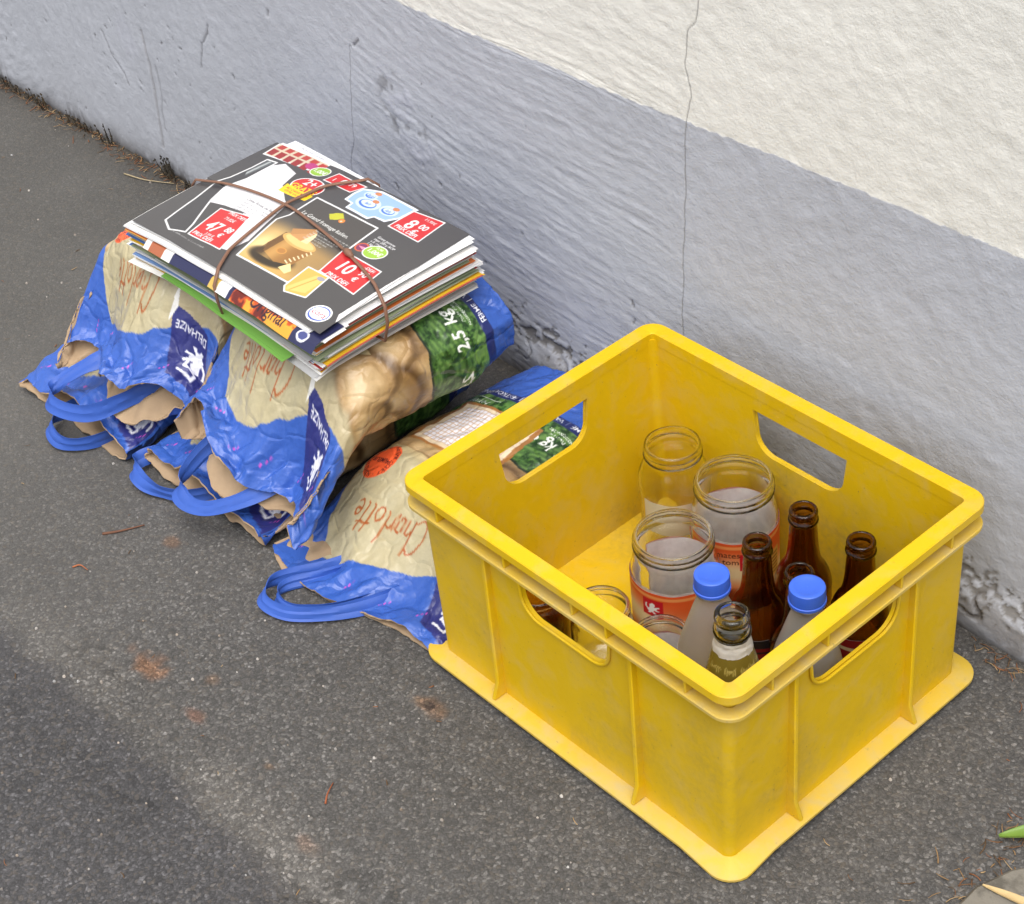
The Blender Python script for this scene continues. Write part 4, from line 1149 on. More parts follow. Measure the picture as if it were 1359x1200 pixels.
def cover_sheet():
    cv = Canvas(-.006, -.006, PW + .008, PH + .008, .0003, (74, 72, 73))
    W_ = (226, 226, 226); RED = (196, 44, 48)
    def outl(pts, col, w=.0022, fill=True):
        if fill: cv.poly(pts, col)
        cv.stroke(pts, w, W_, closed=True)
    # chocolate bars row, top left
    outl([(.008, .172), (.003, .199), (.089, .201), (.092, .180)], (206, 190, 164))
    for k in range(6):
        x = .006 + k * .0145
        cv.poly([(x + .003, .175), (x + .001, .187), (x + .012, .187), (x + .013, .175)], (150, 44, 44)); cv.poly([(x + .002, .190), (x + .002, .198), (x + .012, .198), (x + .012, .190)], (176, 60, 52))
    # bottle and the white paper beside it
    bot = [(.036, .022), (.056, .013), (.076, .020), (.070, .034), (.044, .076), (.034, .100), (.040, .126), (.038, .168), (.023, .166), (.024, .144), (.022, .118), (.016, .101), (.026, .068)]
    cv.poly([(.030, .067), (.017, .095), (.036, .128), (.030, .150), (.048, .172), (.076, .165), (.087, .135), (.122, .118), (.146, .05), (.142, .026), (.125, .022), (.095, .085)], (224, 222, 226))
    cv.poly([(.046, .075), (.036, .100), (.041, .128), (.085, .140), (.121, .117), (.142, .045), (.128, .060), (.108, .082)], (230, 229, 232))
    cv.put(.12 * fbm(cv.X * 60, cv.Y * 22, 9, 3) * ((cv.X > .03) & (cv.X < .145) & (cv.a.mean(-1) > 150)), (140, 140, 150))
    outl(bot, (66, 65, 68), .0022)
    cv.poly([(.033, .128), (.036, .166), (.026, .165), (.027, .135)], (96, 100, 102)); cv.poly([(.031, .13), (.032, .165), (.029, .165), (.028, .135)], (168, 172, 172))
    cv.text('Cotes Roses de Beaumont', .077, .098, .0056, (70, 70, 74), bold=.02)
    for k in range(5): cv.text('rouge ou rose 75 cl 6 bouteilles'[: 30 - 4 * k], .078, .0925 - k * .0046, .0042, (120, 120, 124))
    # price blocks
    def price(pts, big, cents, xb, yb, s, top='PRIX DEFI', low='PRIX DEFI', ang=0.0, sx=1.0):
        outl(pts, RED, .0016); c0 = np.mean(pts, 0)
        cv.text(big, xb, yb, s, W_, bold=.05, ang=ang, sx=sx); cv.text(cents, xb + len(big) * s * .66 * sx, yb + s * .34, s * .52, W_, bold=.05, ang=ang, sx=sx)
        cv.text('\u20ac', xb + len(big) * s * .70 * sx, yb - s * .10, s * .40, W_, bold=.06)
        cv.text(low, c0[0], min(p[1] for p in pts) + .0035, .0078, W_, bold=.05, align='C', ang=ang, sx=.95)
        if top: cv.text(top, c0[0], max(p[1] for p in pts) - .010, .0070, W_, bold=.045, align='C', ang=ang, sx=.95)
    price([(.081, .020), (.068, .071), (.110, .079), (.134, .022)], '47', '88', .083, .037, .0235, sx=.82)
    cv.text('71,82\u20ac', .088, .0605, .0060, W_, bold=.03); cv.text('3,99 \u20ac', .095, .0300, .0055, W_, bold=.03)
    # green badge, 2+1 gratis, small red price
    cv.ell(.076, .186, .008, .0062, (176, 60, 120)); cv.ell(.0935, .1845, .0128, .0096, W_, .35); cv.ell(.0935, .1845, .0115, .0084, (142, 182, 58), .35); cv.text('1,00\u20ac', .0935, .1815, .0085, W_, bold=.05, align='C')
    cv.ell(.109, .155, .0225, .0165, W_); cv.ell(.109, .155, .021, .0152, RED)
    cv.text('2+1', .109, .1565, .0165, W_, bold=.05, align='C'); cv.text('GRATIS', .109, .1455, .0118, (250, 206, 44), bold=.05, align='C')
    cv.poly([(.086, .146), (.089, .131), (.131, .134), (.131, .145)], (246, 200, 40)); cv.text('AU CHOIX MEME', .109, .1395, .0046, (190, 50, 40), bold=.03, align='C'); cv.text('OFFRE VALABLE', .109, .1350, .0042, (190, 60, 40), bold=.03, align='C')
    outl([(.111, .175), (.114, .194), (.159, .195), (.153, .177)], RED, .0014); cv.text('0', .128, .1795, .0165, W_, bold=.06); cv.text('79', .140, .185, .009, W_, bold=.05); cv.text('1', .118, .180, .008, W_, bold=.04)
    # blue packs
    cv.poly([(.160, .164), (.157, .178), (.158, .191), (.179, .2005), (.236, .201), (.235, .177), (.227, .162), (.212, .161), (.209, .154), (.174, .154), (.172, .163)], (226, 232, 244))
    cv.poly([(.163, .166), (.160, .178), (.161, .189), (.180, .198), (.232, .198), (.232, .178), (.225, .165), (.211, .163), (.207, .157), (.176, .157), (.174, .165)], (150, 180, 226))
    for (x, y, r_) in ((.186, .175, .016), (.214, .179, .012), (.176, .187, .009)):
        cv.ell(x, y, r_, r_ * .7, (196, 214, 242)); cv.ell(x, y - .001, r_ * .72, r_ * .45, (70, 112, 196)); cv.ell(x, y, r_ * .6, r_ * .34, (206, 222, 246)); cv.ell(x + .004, y + .007, .0045, .003, (196, 128, 84)); cv.text('lait', x, y - .0025, .0065, (60, 96, 186), bold=.03, align='C', shear=.2)
    price([(.236, .160), (.234, .196), (.274, .203), (.281, .161)], '8', '00', .246, .170, .0235, sx=.9, top='')
    cv.text('11,95\u20ac', .262, .1925, .0056, W_, bold=.03, align='C')
    # cheese panel
    pan = [(.157, .027), (.137, .093), (.142, .106), (.136, .147), (.231, .150), (.246, .063), (.236, .030)]
    m, sl = cv.polymask(pan); Xp, Yp = cv.X[sl], cv.Y[sl]
    cv.put(m, (74, 70, 68), sl)
    cv.put(m * (1 - sstep(.076, .102, Yp)) * np.clip(.95 - 3.2 * np.abs(Xp - .178), 0, 1), (186, 146, 84), sl)
    cv.put(m * np.exp(-(((Xp - .160) / .016) ** 2 + ((Yp - .052) / .026) ** 2)), (236, 208, 146), sl)
    cv.put(m * np.exp(-(((Xp - .200) / .05) ** 2 + ((Yp - .034) / .012) ** 2)) * .8, (206, 166, 92), sl)
    cv.ell(.189, .046, .030, .013, (36, 28, 20), .1, .9, .2)
    cv.poly([(.167, .079), (.165, .060), (.172, .049), (.196, .043), (.216, .050), (.216, .079), (.205, .085), (.180, .087)], (148, 104, 52))
    cv.put((np.abs(Yp - .062) < .02) * (np.abs(Xp - .190) < .025) * np.exp(-((Xp - .183) / .010) ** 2) * .6, (214, 168, 98), sl)
    cv.put((np.abs(Yp - .064) < .02) * (Xp > .1655) * (Xp < .175) * .6, (74, 50, 30), sl)
    cv.ell(.191, .0805, .0245, .0085, (208, 162, 94)); cv.ell(.191, .0812, .021, .0062, (226, 188, 122)); cv.ell(.188, .060, .0065, .0048, (196, 140, 70)); cv.ell(.188, .060, .005, .0035, (170, 118, 60))
    cv.poly([(.172, .084), (.192, .103), (.186, .1075), (.166, .092)], (176, 128, 78)); cv.poly([(.190, .083), (.192, .103), (.196, .098), (.199, .084)], (236, 210, 156)); cv.poly([(.172, .084), (.192, .103), (.190, .083)], (190, 140, 88))
    for k in range(7): cv.stroke([(.204 + k * .0016, .052 + k * .0042), (.210 + k * .0012, .050 + k * .0042)], .0014, (230, 210, 170))
    cv.poly([(.208, .040), (.213, .052), (.224, .044), (.222, .037)], (240, 216, 150))
    cv.stroke(pan, .0022, W_, closed=True)
    cv.text('Le Grand fromage Italien.', .1475, .1165, .0079, (232, 232, 228), bold=.008, sx=.92)
    cv.ell(.1815, .1365, .0075, .0065, (196, 190, 44), .8); cv.poly([(.172, .1345), (.182, .145), (.191, .139), (.181, .128)], (186, 184, 48)); cv.ell(.1925, .1345, .0036, .0036, (226, 130, 50)); cv.text('e', .1925, .1325, .005, W_, bold=.05, align='C')
    for k in range(6): cv.text('Fabrique en Italie avec du lait de vache cru'[: 36 - 3 * k], .186, .1085 - k * .0040, .0036, (196, 196, 192))
    # small cheese wedge
    outl([(.245, .019), (.238, .025), (.232, .060), (.262, .062), (.270, .026)], (222, 170, 84), .0018)
    cv.poly([(.244, .022), (.241, .026), (.250, .056), (.262, .059), (.264, .030)], (234, 190, 110)); cv.stroke([(.247, .024), (.256, .056)], .0016, (214, 150, 66)); cv.ell(.258, .055, .005, .003, (150, 150, 160))
    # 10,90
    price([(.246, .063), (.236, .101), (.294, .102), (.302, .060)], '10', '90', .251, .0755, .0240, sx=.88, top='')
    cv.text('-DEFI', .283, .0945, .0062, W_, bold=.04, align='C')
    cv.ell(.246, .117, .0076, .0076, (206, 96, 60)); cv.ell(.246, .117, .0060, .0060, (120, 50, 90)); cv.poly([(.241, .117), (.250, .1145), (.250, .119)], (236, 140, 170))
    cv.ell(.2635, .1195, .0138, .0115, W_, .35); cv.ell(.2635, .1195, .0124, .0102, (150, 188, 62), .35); cv.text('1,00\u20ac', .2635, .1165, .0085, W_, bold=.05, align='C')
    for k, s_ in enumerate(('Grana padano', 'rape 200 g AOP', 'a la coupe', '1 kg = 10,90')): cv.text(s_, .244, .1385 - k * .0046, .0047, (226, 226, 226), bold=.02)
    # shop roundel
    cv.ell(.3005, .0185, .0138, .0125, (244, 244, 246)); cv.ell(.3005, .0185, .0120, .0107, (66, 88, 176)); cv.ell(.3005, .0188, .0108, .0088, (246, 246, 248)); cv.text('cora', .3005, .0155, .0105, (206, 50, 70), bold=.012, align='C')
    cv.text('Offres valables du mercredi 2 au mardi 8 juillet', .058, .0125, .0032, (170, 170, 170))
    # pale trimmed margin on the fore edge
    cv.poly([(.3165, .030), (.3235, .020), (.330, .20), (.312, .206), (.3145, .14)], (232, 230, 228))
    return cv
CVP = cover_sheet()
m_gloss = printed('glossy_print', .30, .5, .02, coat=.35)
m_page = printed('page_paper', .62, .35, .05)

def sheet_stack(p0, q0, p1, q1, z, thick, n_sheets, rot, cols, seed, lift=0.0, curl=None):
    """one folded leaflet: n thin sheets with open fore edges"""
    mb = MB(); rs = np.random.default_rng(seed)
    nu, nv = 26, 18
    for k in range(n_sheets):
        zz = z + thick * k / n_sheets; tt = thick / n_sheets * rs.uniform(.6, .95)
        d = rs.uniform(-.003, .003, 4)
        P = np.linspace(p0 + d[0], p1 + d[1], nu); Q_ = np.linspace(q0 + d[2], q1 + d[3], nv); PP, QQ = np.meshgrid(P, Q_)
        pc, qc = (p0 + p1) / 2, (q0 + q1) / 2; c_, s_ = math.cos(rot), math.sin(rot)
        XX = pc + (PP - pc) * c_ - (QQ - qc) * s_; YY = qc + (PP - pc) * s_ + (QQ - qc) * c_
        H = sag(XX, YY) + .0006 * np.sin(XX * 55 + seed) * sstep(.75, 1, np.abs(QQ - qc) / ((q1 - q0) / 2))
        if curl is not None: H = H + curl(XX, YY)
        nV = nu * nv
        Vt = np.stack([BX + XX, BY + YY, zz + tt + H], -1).reshape(-1, 3); Vb = np.stack([BX + XX, BY + YY, zz + H], -1).reshape(-1, 3)
        q = grid_quads(nv, nu)
        ring_ = list(range(nu)) + [r_ * nu + nu - 1 for r_ in range(1, nv)] + [(nv - 1) * nu + c2 for c2 in range(nu - 2, -1, -1)] + [r_ * nu for r_ in range(nv - 2, 0, -1)]
        sd = [[ring_[i] + nV, ring_[(i + 1) % len(ring_)] + nV, ring_[(i + 1) % len(ring_)], ring_[i]] for i in range(len(ring_))]
        mb.add(np.vstack([Vt, Vb]), np.vstack([q, q[:, ::-1] + nV, np.array(sd)]), (), lin(cols[k % len(cols)]))
    return mb
_w = [(222, 222, 222), (232, 232, 230), (206, 206, 208), (226, 224, 220), (190, 190, 192)]
leaf_kinds = [
    ('white', _w), ('grey newsprint', [(186, 186, 186), (200, 199, 196), (170, 170, 172)]),
    ('yellow edged', [(226, 188, 60)] + _w[:2] + [(214, 170, 40)] + _w[:1]), ('green edged', [(108, 158, 70)] * 4 + _w[:1]), ('blue edged', [(126, 166, 206)] + _w[:2] + [(70, 108, 172)] + _w[:1]),
    ('red edged', _w[:2] + [(184, 60, 56), (214, 120, 60)] + _w[:1]), ('magenta edged', _w[:4] + [(170, 56, 104)]), ('charcoal edged', _w[:4] + [(78, 78, 84)])]
_ones = ['', 'first', 'second', 'third', 'fourth', 'fifth', 'sixth', 'seventh', 'eighth', 'ninth', 'tenth', 'eleventh', 'twelfth', 'thirteenth', 'fourteenth', 'fifteenth', 'sixteenth', 'seventeenth', 'eighteenth', 'nineteenth']
ORD = [_ones[k] if k < 20 else ('twentieth', 'thirtieth')[k // 10 - 2] if k % 10 == 0 else ('twenty-', 'thirty-')[k // 10 - 2] + _ones[k % 10] for k in range(1, 40)]
order = [1, 7, 0, 2, 3, 5, 0, 2, 7, 2, 1, 6, 0, 4, 5, 1, 0, 2, 0, 5, 0, 2, 7, 0, 4, 1, 3, 0, 2, 5, 0, 1, 6, 0]
zt_ = Z0; th_each = (Z1 - .0016 - Z0) / len(order)
rs = np.random.default_rng(44)
for k, kd in enumerate(order):
    nm_, cols = leaf_kinds[kd]
    fr = k / len(order)
    dx = -.003 + rs.uniform(-.004, .004); dy = rs.uniform(-.0045, .003)
    w_ = PW + rs.uniform(-.010, .004); h_ = PH + rs.uniform(-.007, .004); rot = R(rs.normal(0, .8))
    if k == 4: dx, dy, rot, w_, h_ = .060, -.012, R(-2.6), PW - .10, PH - .02
    if k == 1: dx, dy, rot = -.008, -.003, R(1.5)
    if k == 13: dx, dy, rot = -.014, .000, R(2.0)
    if k == 24: dx, dy, rot = -.009, .001, R(1.4)
    if kd == 3 and k > 10: dx, dy, rot, w_, h_ = .05, .002, R(1), PW - .055, PH - .01
    if k == 0: dx, dy, rot = .000, -.004, R(-1.8)
    cols = [c_ if rs.random() > .16 else [(206, 150, 70), (110, 140, 186), (180, 84, 78), (140, 150, 120), (120, 116, 120)][rs.integers(5)] for c_ in cols]
    tl = rs.uniform(.0, .0022) if k % 3 == 0 else 0.0
    lift_ = (lambda P_, Q2, t2=tl: -t2 * np.clip((P_ - .27) / .05, 0, 1) ** 2 - t2 * np.clip((.02 - Q2) / .02, 0, 1.5) ** 2)
    mb = sheet_stack(dx, dy, dx + w_, dy + h_, zt_, th_each * .97, 4, rot, cols, 60 + k, curl=lift_)
    tag(obj('leaflet', mb.mesh('leaflet', False), None, [m_page]), '%s folded leaflet, %s from the bottom of the tied bundle' % (nm_, ORD[k]), 'leaflet', 'leaflets in the tied bundle')
    zt_ += th_each
# the magazine whose flame-coloured cover shows along the street edge
mb = sheet_stack(.036, .0020, .331, .030, Z1 - .0068, .0012, 2, R(-.6), [(226, 226, 226)], 5)
t = empty('magazine', (BX + .2, BY, Z1 - .0068)); tag(t, 'magazine with flame-coloured cover and gold and white bands peeping from the bundle', 'magazine')
o = obj('pages', mb.mesh('pages', False), t, [m_page]); o.location = -np.array(t.location)
cv = Canvas(.02, -.02, .34, .04, .0004, (40, 42, 78))
nz_ = fbm(cv.X * 90, cv.Y * 90, 8, 4)
fire = (cv.X > .195) & (cv.X < .292)
cv.put(fire, (186, 76, 28)); cv.put(fire * sstep(.48, .58, nz_), (232, 160, 52)); cv.put(fire * (1 - sstep(.36, .44, nz_)), (104, 30, 20))
cv.poly([(.158, -.02), (.172, -.02), (.172, .04), (.158, .04)], (204, 170, 84)); cv.poly([(.172, -.02), (.190, -.02), (.190, .04), (.172, .04)], (232, 232, 232))
cv.text('Original', .222, -.0105, .017, (40, 24, 40), bold=.03); cv.ell(.306, -.006, .008, .006, (230, 230, 236)); cv.ell(.306, -.006, .006, .004, (70, 76, 130))
cv.poly([(.02, -.02), (.09, -.02), (.09, .04), (.02, .04)], (224, 222, 218)); cv.poly([(.05, -.02), (.075, -.02), (.075, .04), (.05, .04)], (170, 96, 60))
nu, nv = 400, 60
PP, QQ = np.meshgrid(np.linspace(.04, .328, nu), np.linspace(-.0150, .026, nv))
ZC = Z1 - .0048 + sag(PP, np.clip(QQ, 0, 1)) - .30 * np.clip(-QQ, 0, 1) - .6 * np.clip(-QQ - .008, 0, 1)
V = np.stack([BX + PP, BY + QQ - .010 * (PP - .18) * (QQ < .005) + .0005 * np.sin(PP * 60), ZC], -1).reshape(-1, 3) - np.array(t.location)
obj('cover', mesh_np('cover', V, grid_quads(nv, nu), None, True, cv.sample(PP.ravel(), QQ.ravel())), t, [m_gloss])
# white printed sheet that sticks out toward the wall
cv = Canvas(-.01, .09, .17, .235, .0004, (228, 228, 232))
for k in range(7): cv.text('Liste des prix et conditions'[: 26 - 2 * k], .022, .2105 - k * .0048, .0046, (120, 122, 136))
cv.text('DUO DUO', .082, .1985, .0165, (226, 176, 40), bold=.08)
for k in range(6): cv.stroke([(.02, .17 - .006 * k), (.14, .17 - .006 * k)], .0012, (170, 172, 180))
t = empty('leaflet', (BX + .08, BY + .15, Z1 - .003)); tag(t, 'white sheet with grey small print and yellow capitals sticking out toward the wall', 'leaflet')
PP, QQ = np.meshgrid(np.linspace(.004, .160, 300), np.linspace(.10, .2175, 220))
V = np.stack([BX + PP + .06 * (QQ - .2), BY + QQ - .055 * (PP - .004), Z1 - .0030 + sag(PP, QQ)], -1).reshape(-1, 3) - np.array(t.location)
nQ = grid_quads(220, 300); V2 = V - np.array([0, 0, .0004])
obj('page', mesh_np('page', np.vstack([V, V2]), np.vstack([nQ, nQ[:, ::-1] + len(V)]), None, True, np.vstack([cv.sample(PP.ravel(), QQ.ravel())] * 2)), t, [m_page])
# black top leaflet
t = empty('leaflet', (BX + PW / 2, BY, Z1)); tag(t, 'black glossy shopping leaflet with red price blocks on top of the bundle', 'leaflet')
mb = sheet_stack(.0015, .0012, PW - .002, PH - .001, Z1 - .0014, .0014, 3, R(.3), [(222, 222, 222), (236, 236, 236)], 17)
o = obj('pages', mb.mesh('pages', False), t, [m_page]); o.location = -np.array(t.location)
nu, nv = 620, 400
U_, V_ = np.meshgrid(np.linspace(0, 1, nu), np.linspace(0, 1, nv))
cor = np.array([(-.003, .1985), (.3085, .2065), (.3255, -.001), (.004, .0005)])            # TL, TR, BR, BL
PQ = (cor[3][None, None] * ((1 - U_) * (1 - V_))[..., None] + cor[2] * (U_ * (1 - V_))[..., None] + cor[1] * (U_ * V_)[..., None] + cor[0] * ((1 - U_) * V_)[..., None])
PP, QQ = PQ[..., 0], PQ[..., 1]
HZ = sag(PP, QQ) + .0010 * (fbm(PP * 12, QQ * 12, 77, 3) - .5) + .0016 * np.exp(-((PP - .155) / .03) ** 2) * np.exp(-((QQ - .10) / .05) ** 2)
HZ += .0005 * np.sin((PP * .9 + QQ * .35) * 120) * np.exp(-((PP - .10) / .05) ** 2)
Zc = Z1 + .0008 + HZ
V = np.stack([BX + PP, BY + QQ, Zc], -1).reshape(-1, 3) - np.array(t.location)
obj('cover', mesh_np('cover', V, grid_quads(nv, nu), None, True, CVP.sample(PP.ravel(), QQ.ravel())), t, [m_gloss])

# brown rubber bands round the bundle
m_band = plain('brown_rubber', rgb(126, 92, 74), .55, .4, .18, 150, .2)
def topz(p, q): return Z1 + .0008 + float(sag(np.array(p), np.array(q))) + .0026
def band(label, tops, sideA, sideB, lowA, lowB):
    pts = []
    for p, q in tops: pts.append((BX + p, BY + q, topz(p, q)))
    full = [tuple(x) for x in catmull(pts, 6)]
    (pa, qa), (pb, qb) = sideA, sideB
    down = [(BX + pb, BY + qb, Z1 - .010), (BX + pb, BY + qb, .235), (BX + lowB[0], BY + lowB[1], .215)]
    under = [(BX + lowB[0] * .8 + lowA[0] * .2, BY + lowB[1] * .8 + lowA[1] * .2, .2085), (BX + lowB[0] * .2 + lowA[0] * .8, BY + lowB[1] * .2 + lowA[1] * .8, .2085)]
    up_ = [(BX + lowA[0], BY + lowA[1], .215), (BX + pa, BY + qa, .235), (BX + pa, BY + qa, Z1 - .010)]
    loop = full + down + under + up_
    V, Q, T = tube(loop, .0019, 8, True, .7)
    tag(obj('rubber_band', mesh_np('rubber_band', V, Q, T), None, [m_band]), label, 'rubber band')
band('brown rubber band tied lengthwise round the leaflet bundle', [(-.004, .090), (.046, .106), (.121, .115), (.185, .109), (.249, .098), (.300, .085), (.322, .076)], (-.010, .088), (.334, .072), (-.008, .083), (.331, .068))
band('brown rubber band tied crosswise round the leaflet bundle', [(.163, .000), (.150, .020), (.144, .033), (.131, .080), (.123, .114), (.124, .14), (.128, .168), (.146, .196), (.150, .2045)], (.171, -.014), (.153, .215), (.168, -.010), (.15, .212))
kv, kq, kt = tube([(BX + .240, BY + .0995, topz(.24, .0995) + .0008), (BX + .2485, BY + .098, topz(.2485, .098) + .0022), (BX + .257, BY + .0965, topz(.257, .0965) + .0010)], [.0022, .0042, .0022], 8)
bpy.data.objects['rubber_band'].data
kn = obj('knot', mesh_np('knot', kv, kq, kt), bpy.data.objects['rubber_band'], [m_band])

# ------------------------------------------------------------------ small things on the ground
m_straw = printed('straw', .75, .25, .1)
m_wood = plain('twig_bark', rgb(110, 78, 62), .8, .2, .25, 120, .4)
def gz(x, y): return float(ground_h(np.array([[x]]), np.array([[y]]))[0, 0])
def twig(name, label, pts, rad, m, cat='twig'):
    P = catmull([(x, y, gz(x, y) + z) for x, y, z in pts], 5); n = len(P)
    V, Q, T = tube(P, np.linspace(rad, rad * .45, n), 6)
    return tag(obj(name, mesh_np(name, V, Q, T), None, [m]), label, cat)
tw = twig('twig', 'thin reddish brown twig lying on the bare asphalt', [(-.592, -.484, .001), (-.580, -.468, .002), (-.569, -.446, .0015)], .0016, m_wood)
twig('twig', 'tiny forked russet stalk on the asphalt beyond the brown twig', [(-.572, -.534, .001), (-.566, -.528, .003), (-.556, -.526, .001)], .0010, plain('russet_stalk', rgb(168, 104, 70), .8, .2, .2, 100))
twig('twig', 'short bent russet sprig on the asphalt near the crate', [(-.126, -.553, .001), (-.131, -.546, .004), (-.140, -.533, .001)], .0010, plain('russet_sprig', rgb(150, 88, 60), .8, .2, .2, 100))
# pale grit, crumbs and chopped straw scattered over the street: too many and too small to count
mb = MB(); rs = np.random.default_rng(9)
for k in range(240):
    x = rs.uniform(-1.5, .45); y = rs.uniform(-.9, -.03)
    if k > 150: x, y = rs.uniform(-.6, .1), rs.uniform(-.85, -.42)
    s_ = rs.uniform(.0009, .0022); a = rs.uniform(0, 6.28, 8)
    ph = [(math.cos(t_), math.sin(t_)) for t_ in np.linspace(0, 6.28, 6, endpoint=False)]
    z = gz(x, y)
    V = [(x + s_ * c_ * rs.uniform(.7, 1.2), y + s_ * d_ * rs.uniform(.6, 1.1), z - .0004) for c_, d_ in ph] + [(x + .6 * s_ * c_, y + .6 * s_ * d_, z + s_ * rs.uniform(.5, .8)) for c_, d_ in ph]
    g = rs.uniform(120, 196); w_ = rs.uniform(0, 26)
    mb.add(V, [[i, (i + 1) % 6, 6 + (i + 1) % 6, 6 + i] for i in range(6)], [[6, 6 + i, 7 + i] for i in range(1, 5)], lin((g, g - w_ * .5, g - w_)))
tag(obj('grit', mb.mesh('grit', False), None, [m_straw]), 'pale grit and crumbs scattered over the asphalt', 'grit', kind='stuff')
mb = MB()
def straw_bit(x, y, z, L, a, el, w, col, bend=.15):
    pts = [(x + L * f_ * math.cos(a + bend * f_) * math.cos(el), y + L * f_ * math.sin(a + bend * f_) * math.cos(el), z + L * f_ * math.sin(el) + .0012) for f_ in (0, .33, .66, 1)]
    V, Q, T = tube(pts, [w, w, w * .9, w * .6], 4, False, .5)
    mb.add(V, Q, T, lin(col))
for k in range(760):
    if k < 420: x = rs.uniform(-1.66, -.86); y = -abs(rs.normal(0, .010)) - .003
    elif k < 520: x = rs.uniform(-.46, -.20); y = -abs(rs.normal(0, .016)) - .014
    elif k < 580: x = rs.uniform(.17, .34); y = -abs(rs.normal(0, .012)) - .016
    elif k < 650: x = rs.normal(.336, .014); y = rs.uniform(-.30, -.16)
    else: x = rs.uniform(-1.4, .4); y = rs.uniform(-.85, -.03)
    c_ = [(150, 120, 84), (176, 148, 108), (120, 86, 58), (96, 76, 56), (140, 92, 60)][rs.integers(5)]
    if -.2 < x < .2 and -.38 < y < -.05: continue
    straw_bit(x, y, gz(x, y), rs.uniform(.004, .017) * (.6 if k > 650 else 1), rs.uniform(0, 6.28), rs.uniform(-.02, .25), rs.uniform(.0003, .0007), c_, rs.uniform(-.6, .6))
tag(obj('chaff', mb.mesh('chaff', True), None, [m_straw]), 'dry straw chaff gathered along the foot of the wall', 'chaff', kind='stuff')
def weed(label, x, y, h, n, spread, seed, col=(66, 60, 50)):
    rs = np.random.default_rng(seed); mb = MB()
    for k in range(n):
        a = rs.uniform(math.pi, 2 * math.pi); L = h * rs.uniform(.4, 1.0); el = rs.uniform(.7, 1.5)
        bx_, by_ = rs.normal(0, spread), -abs(rs.normal(0, .003)) - .002
        pts = [(bx_ + L * f_ * math.cos(a) * math.cos(el + .25 * f_), by_ + .35 * L * f_ * math.sin(a) * math.cos(el), L * f_ * math.sin(el)) for f_ in (0, .35, .7, 1)]
        V, Q, T = tube(pts, [.0007, .0006, .0005, .0003], 4); g = rs.uniform(.75, 1.3)
        mb.add(V, Q, T, lin(np.array(col) * g))
        for q_ in range(5):                                            # withered leaflets
            p = np.array(pts[rs.integers(1, 4)]); l = rs.uniform(.003, .007); b1 = rs.uniform(0, 6.28); u_ = np.array([math.cos(b1) * .9, -.2, math.sin(b1)]) * l; v_ = np.array([-math.sin(b1), -.4, math.cos(b1)]) * l * .28
            mb.add([p, p + u_ * .5 + v_, p + u_, p + u_ * .5 - v_ + np.array([0, .0004, 0])], [[0, 1, 2, 3]], (), lin(np.array(col) * rs.uniform(.6, 1.3)))
    o = obj('weed', mb.mesh('weed', False), None, [m_straw]); o.location = (x, y, gz(x, y)); tag(o, label, 'weed')
weed('withered dark weed in the gutter below the pale vertical crack', -1.150, -.004, .042, 16, .010, 1)
weed('small withered weed tuft in the gutter at the far end of the wall', -1.302, -.004, .032, 9, .006, 2)
weed('spindly dry weed growing against the wall with bare straw at its foot', -1.480, -.004, .026, 9, .010, 3, (84, 72, 56))
weed('low dark moss tuft spread along the wall foot', -1.560, -.004, .020, 22, .030, 4, (72, 64, 54))
weed('low dry tuft at the wall foot between two taller weeds', -1.385, -.004, .020, 18, .022, 5, (78, 68, 54))
weed('dark weed fringe at the wall foot next to the leaflet bundle', -1.06, -.004, .016, 24, .035, 6, (70, 64, 56))
# pale dry stalks by the wall between bag and crate, and in the gutter
m_pale = plain('dry_stalk', rgb(168, 152, 122), .75, .25, .15, 90)
twig('stalk', 'pale dry stalk lying between the blue bag end and the crate', [(-.405, -.022, .002), (-.385, -.030, .003), (-.360, -.046, .002)], .0011, m_pale, 'stalk')
twig('stalk', 'long pale stalk lying beside the gutter under the withered weed', [(-1.215, -.042, .002), (-1.175, -.034, .003), (-1.135, -.014, .002)], .0011, m_pale, 'stalk')
# stone slab with a green leaf and a dry straw blade, street corner
m_slab, nt, b = mat('slab_stone')
p = geo_pos(nt)
cc = mixc(nt, noise_n(nt, 16, 5, .6, p), rgb(92, 88, 82), rgb(136, 130, 118)); cc = mixc(nt, ramp(nt, noise_n(nt, 75, 4, .6, p), [(.62, 0), (.68, .7)]), cc, rgb(176, 176, 176)); cc = mixc(nt, ramp(nt, noise_n(nt, 40, 4, .6, p), [(.30, .7), (.42, 0)]), cc, rgb(70, 66, 58))
nt.links.new(cc, b.inputs['Base Color']); b.inputs['Roughness'].default_value = .85; bump(nt, b, noise_n(nt, 140, 5, .65, p), .5, .002)
n = 60; ang_ = np.linspace(0, 2 * np.pi, n, endpoint=False)
ex_ = np.sign(np.cos(ang_)) * np.abs(np.cos(ang_)) ** .3; ey_ = np.sign(np.sin(ang_)) * np.abs(np.sin(ang_)) ** .3
lp = []
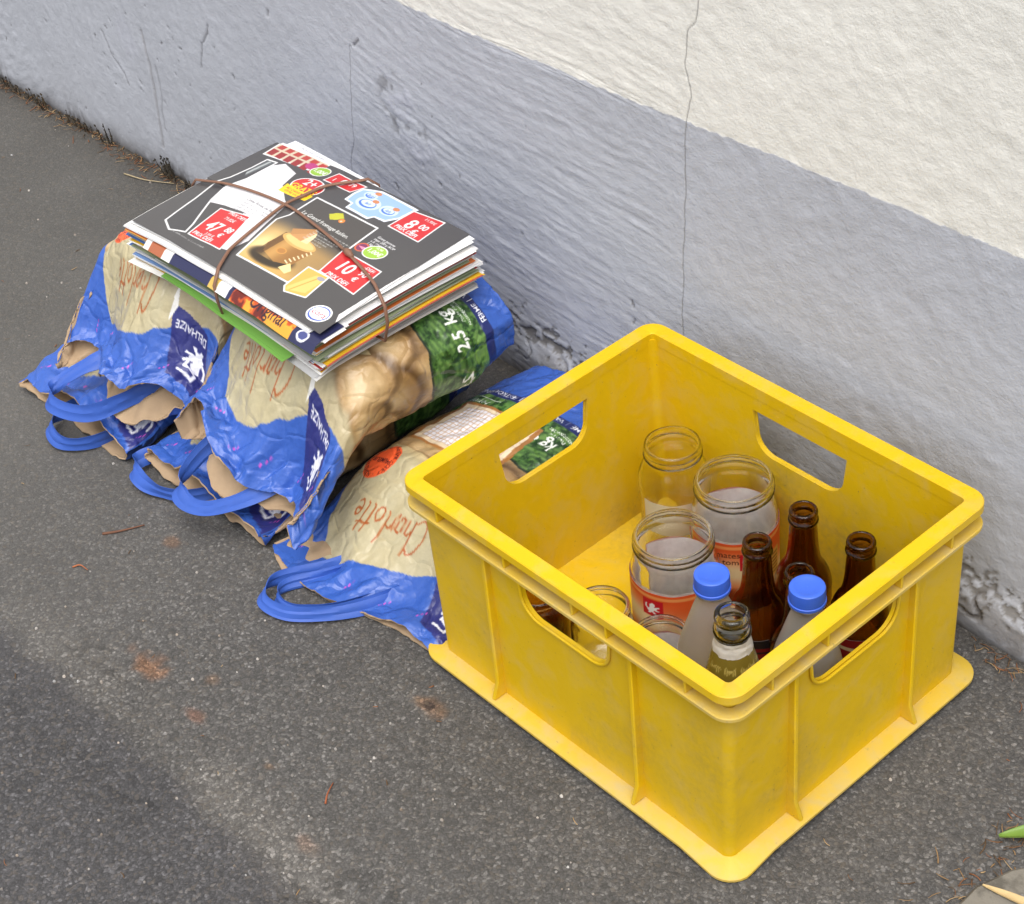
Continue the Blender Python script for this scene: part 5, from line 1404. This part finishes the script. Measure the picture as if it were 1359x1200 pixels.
for k_, z_ in ((1.0, -.012), (1.0, .003), (.985, .007)):
    j_ = 1 + .022 * (fbm(np.cos(ang_) * 6 + 9, np.sin(ang_) * 6 + 9, 5, 3) - .5)
    lp.append(np.stack([.550 + .212 * ex_ * k_ * j_, -.400 + .218 * ey_ * k_ * j_, np.full(n, z_)], -1))
tag(obj('paving_slab', sharp(bm_mesh(loft(lp), 'paving_slab'), 40), None, [m_slab]), kind='structure')
m_leaf, nt, b = mat('green_leaf')
nt.links.new(mixc(nt, noise_n(nt, 60, 4, .6, obj_pos(nt)), (.10, .19, .02), (.19, .30, .045)), b.inputs['Base Color']); b.inputs['Roughness'].default_value = .45
def blade(name, label, x, y, z, L, w, a, m, cat, up=.3, curl=.5):
    n = 16; V = []
    for i in range(n + 1):
        f_ = i / n; ww = w * math.sin(math.pi * min(1, f_ * .92 + .04)) ** .8; zz = z + up * L * f_ * (1 - curl * f_)
        cx_, cy_ = x + L * f_ * math.cos(a), y + L * f_ * math.sin(a)
        for s_, dz in ((-1, .25 * ww), (-.5, .08 * ww), (0, 0), (.5, .08 * ww), (1, .25 * ww)):
            V.append((cx_ - math.sin(a) * ww * s_, cy_ + math.cos(a) * ww * s_, zz + dz))
    V = np.array(V); N_ = len(V); V2 = V - np.array([0, 0, .0005]); q = grid_quads(n + 1, 5)
    edge_ = [i * 5 for i in range(n + 1)] + [n * 5 + k for k in range(1, 5)] + [i * 5 + 4 for i in range(n - 1, -1, -1)] + [k for k in range(3, 0, -1)]
    sd = [[edge_[i], edge_[(i + 1) % len(edge_)], edge_[(i + 1) % len(edge_)] + N_, edge_[i] + N_] for i in range(len(edge_))]
    tag(obj(name, mesh_np(name, np.vstack([V, V2]), np.vstack([q[:, ::-1], q + N_, np.array(sd)])), None, [m]), label, cat)
blade('leaf', 'green pointed leaf lying over the edge of the stone slab', .3245, -.1935, .007, .085, .008, R(48), m_leaf, 'leaf', .12)
blade('straw_blade', 'pale dry grass blade lying on the stone slab', .345, -.2440, .0085, .080, .0042, R(12), plain('dry_blade', rgb(196, 170, 122), .6, .3, .15, 90), 'grass blade', .03)
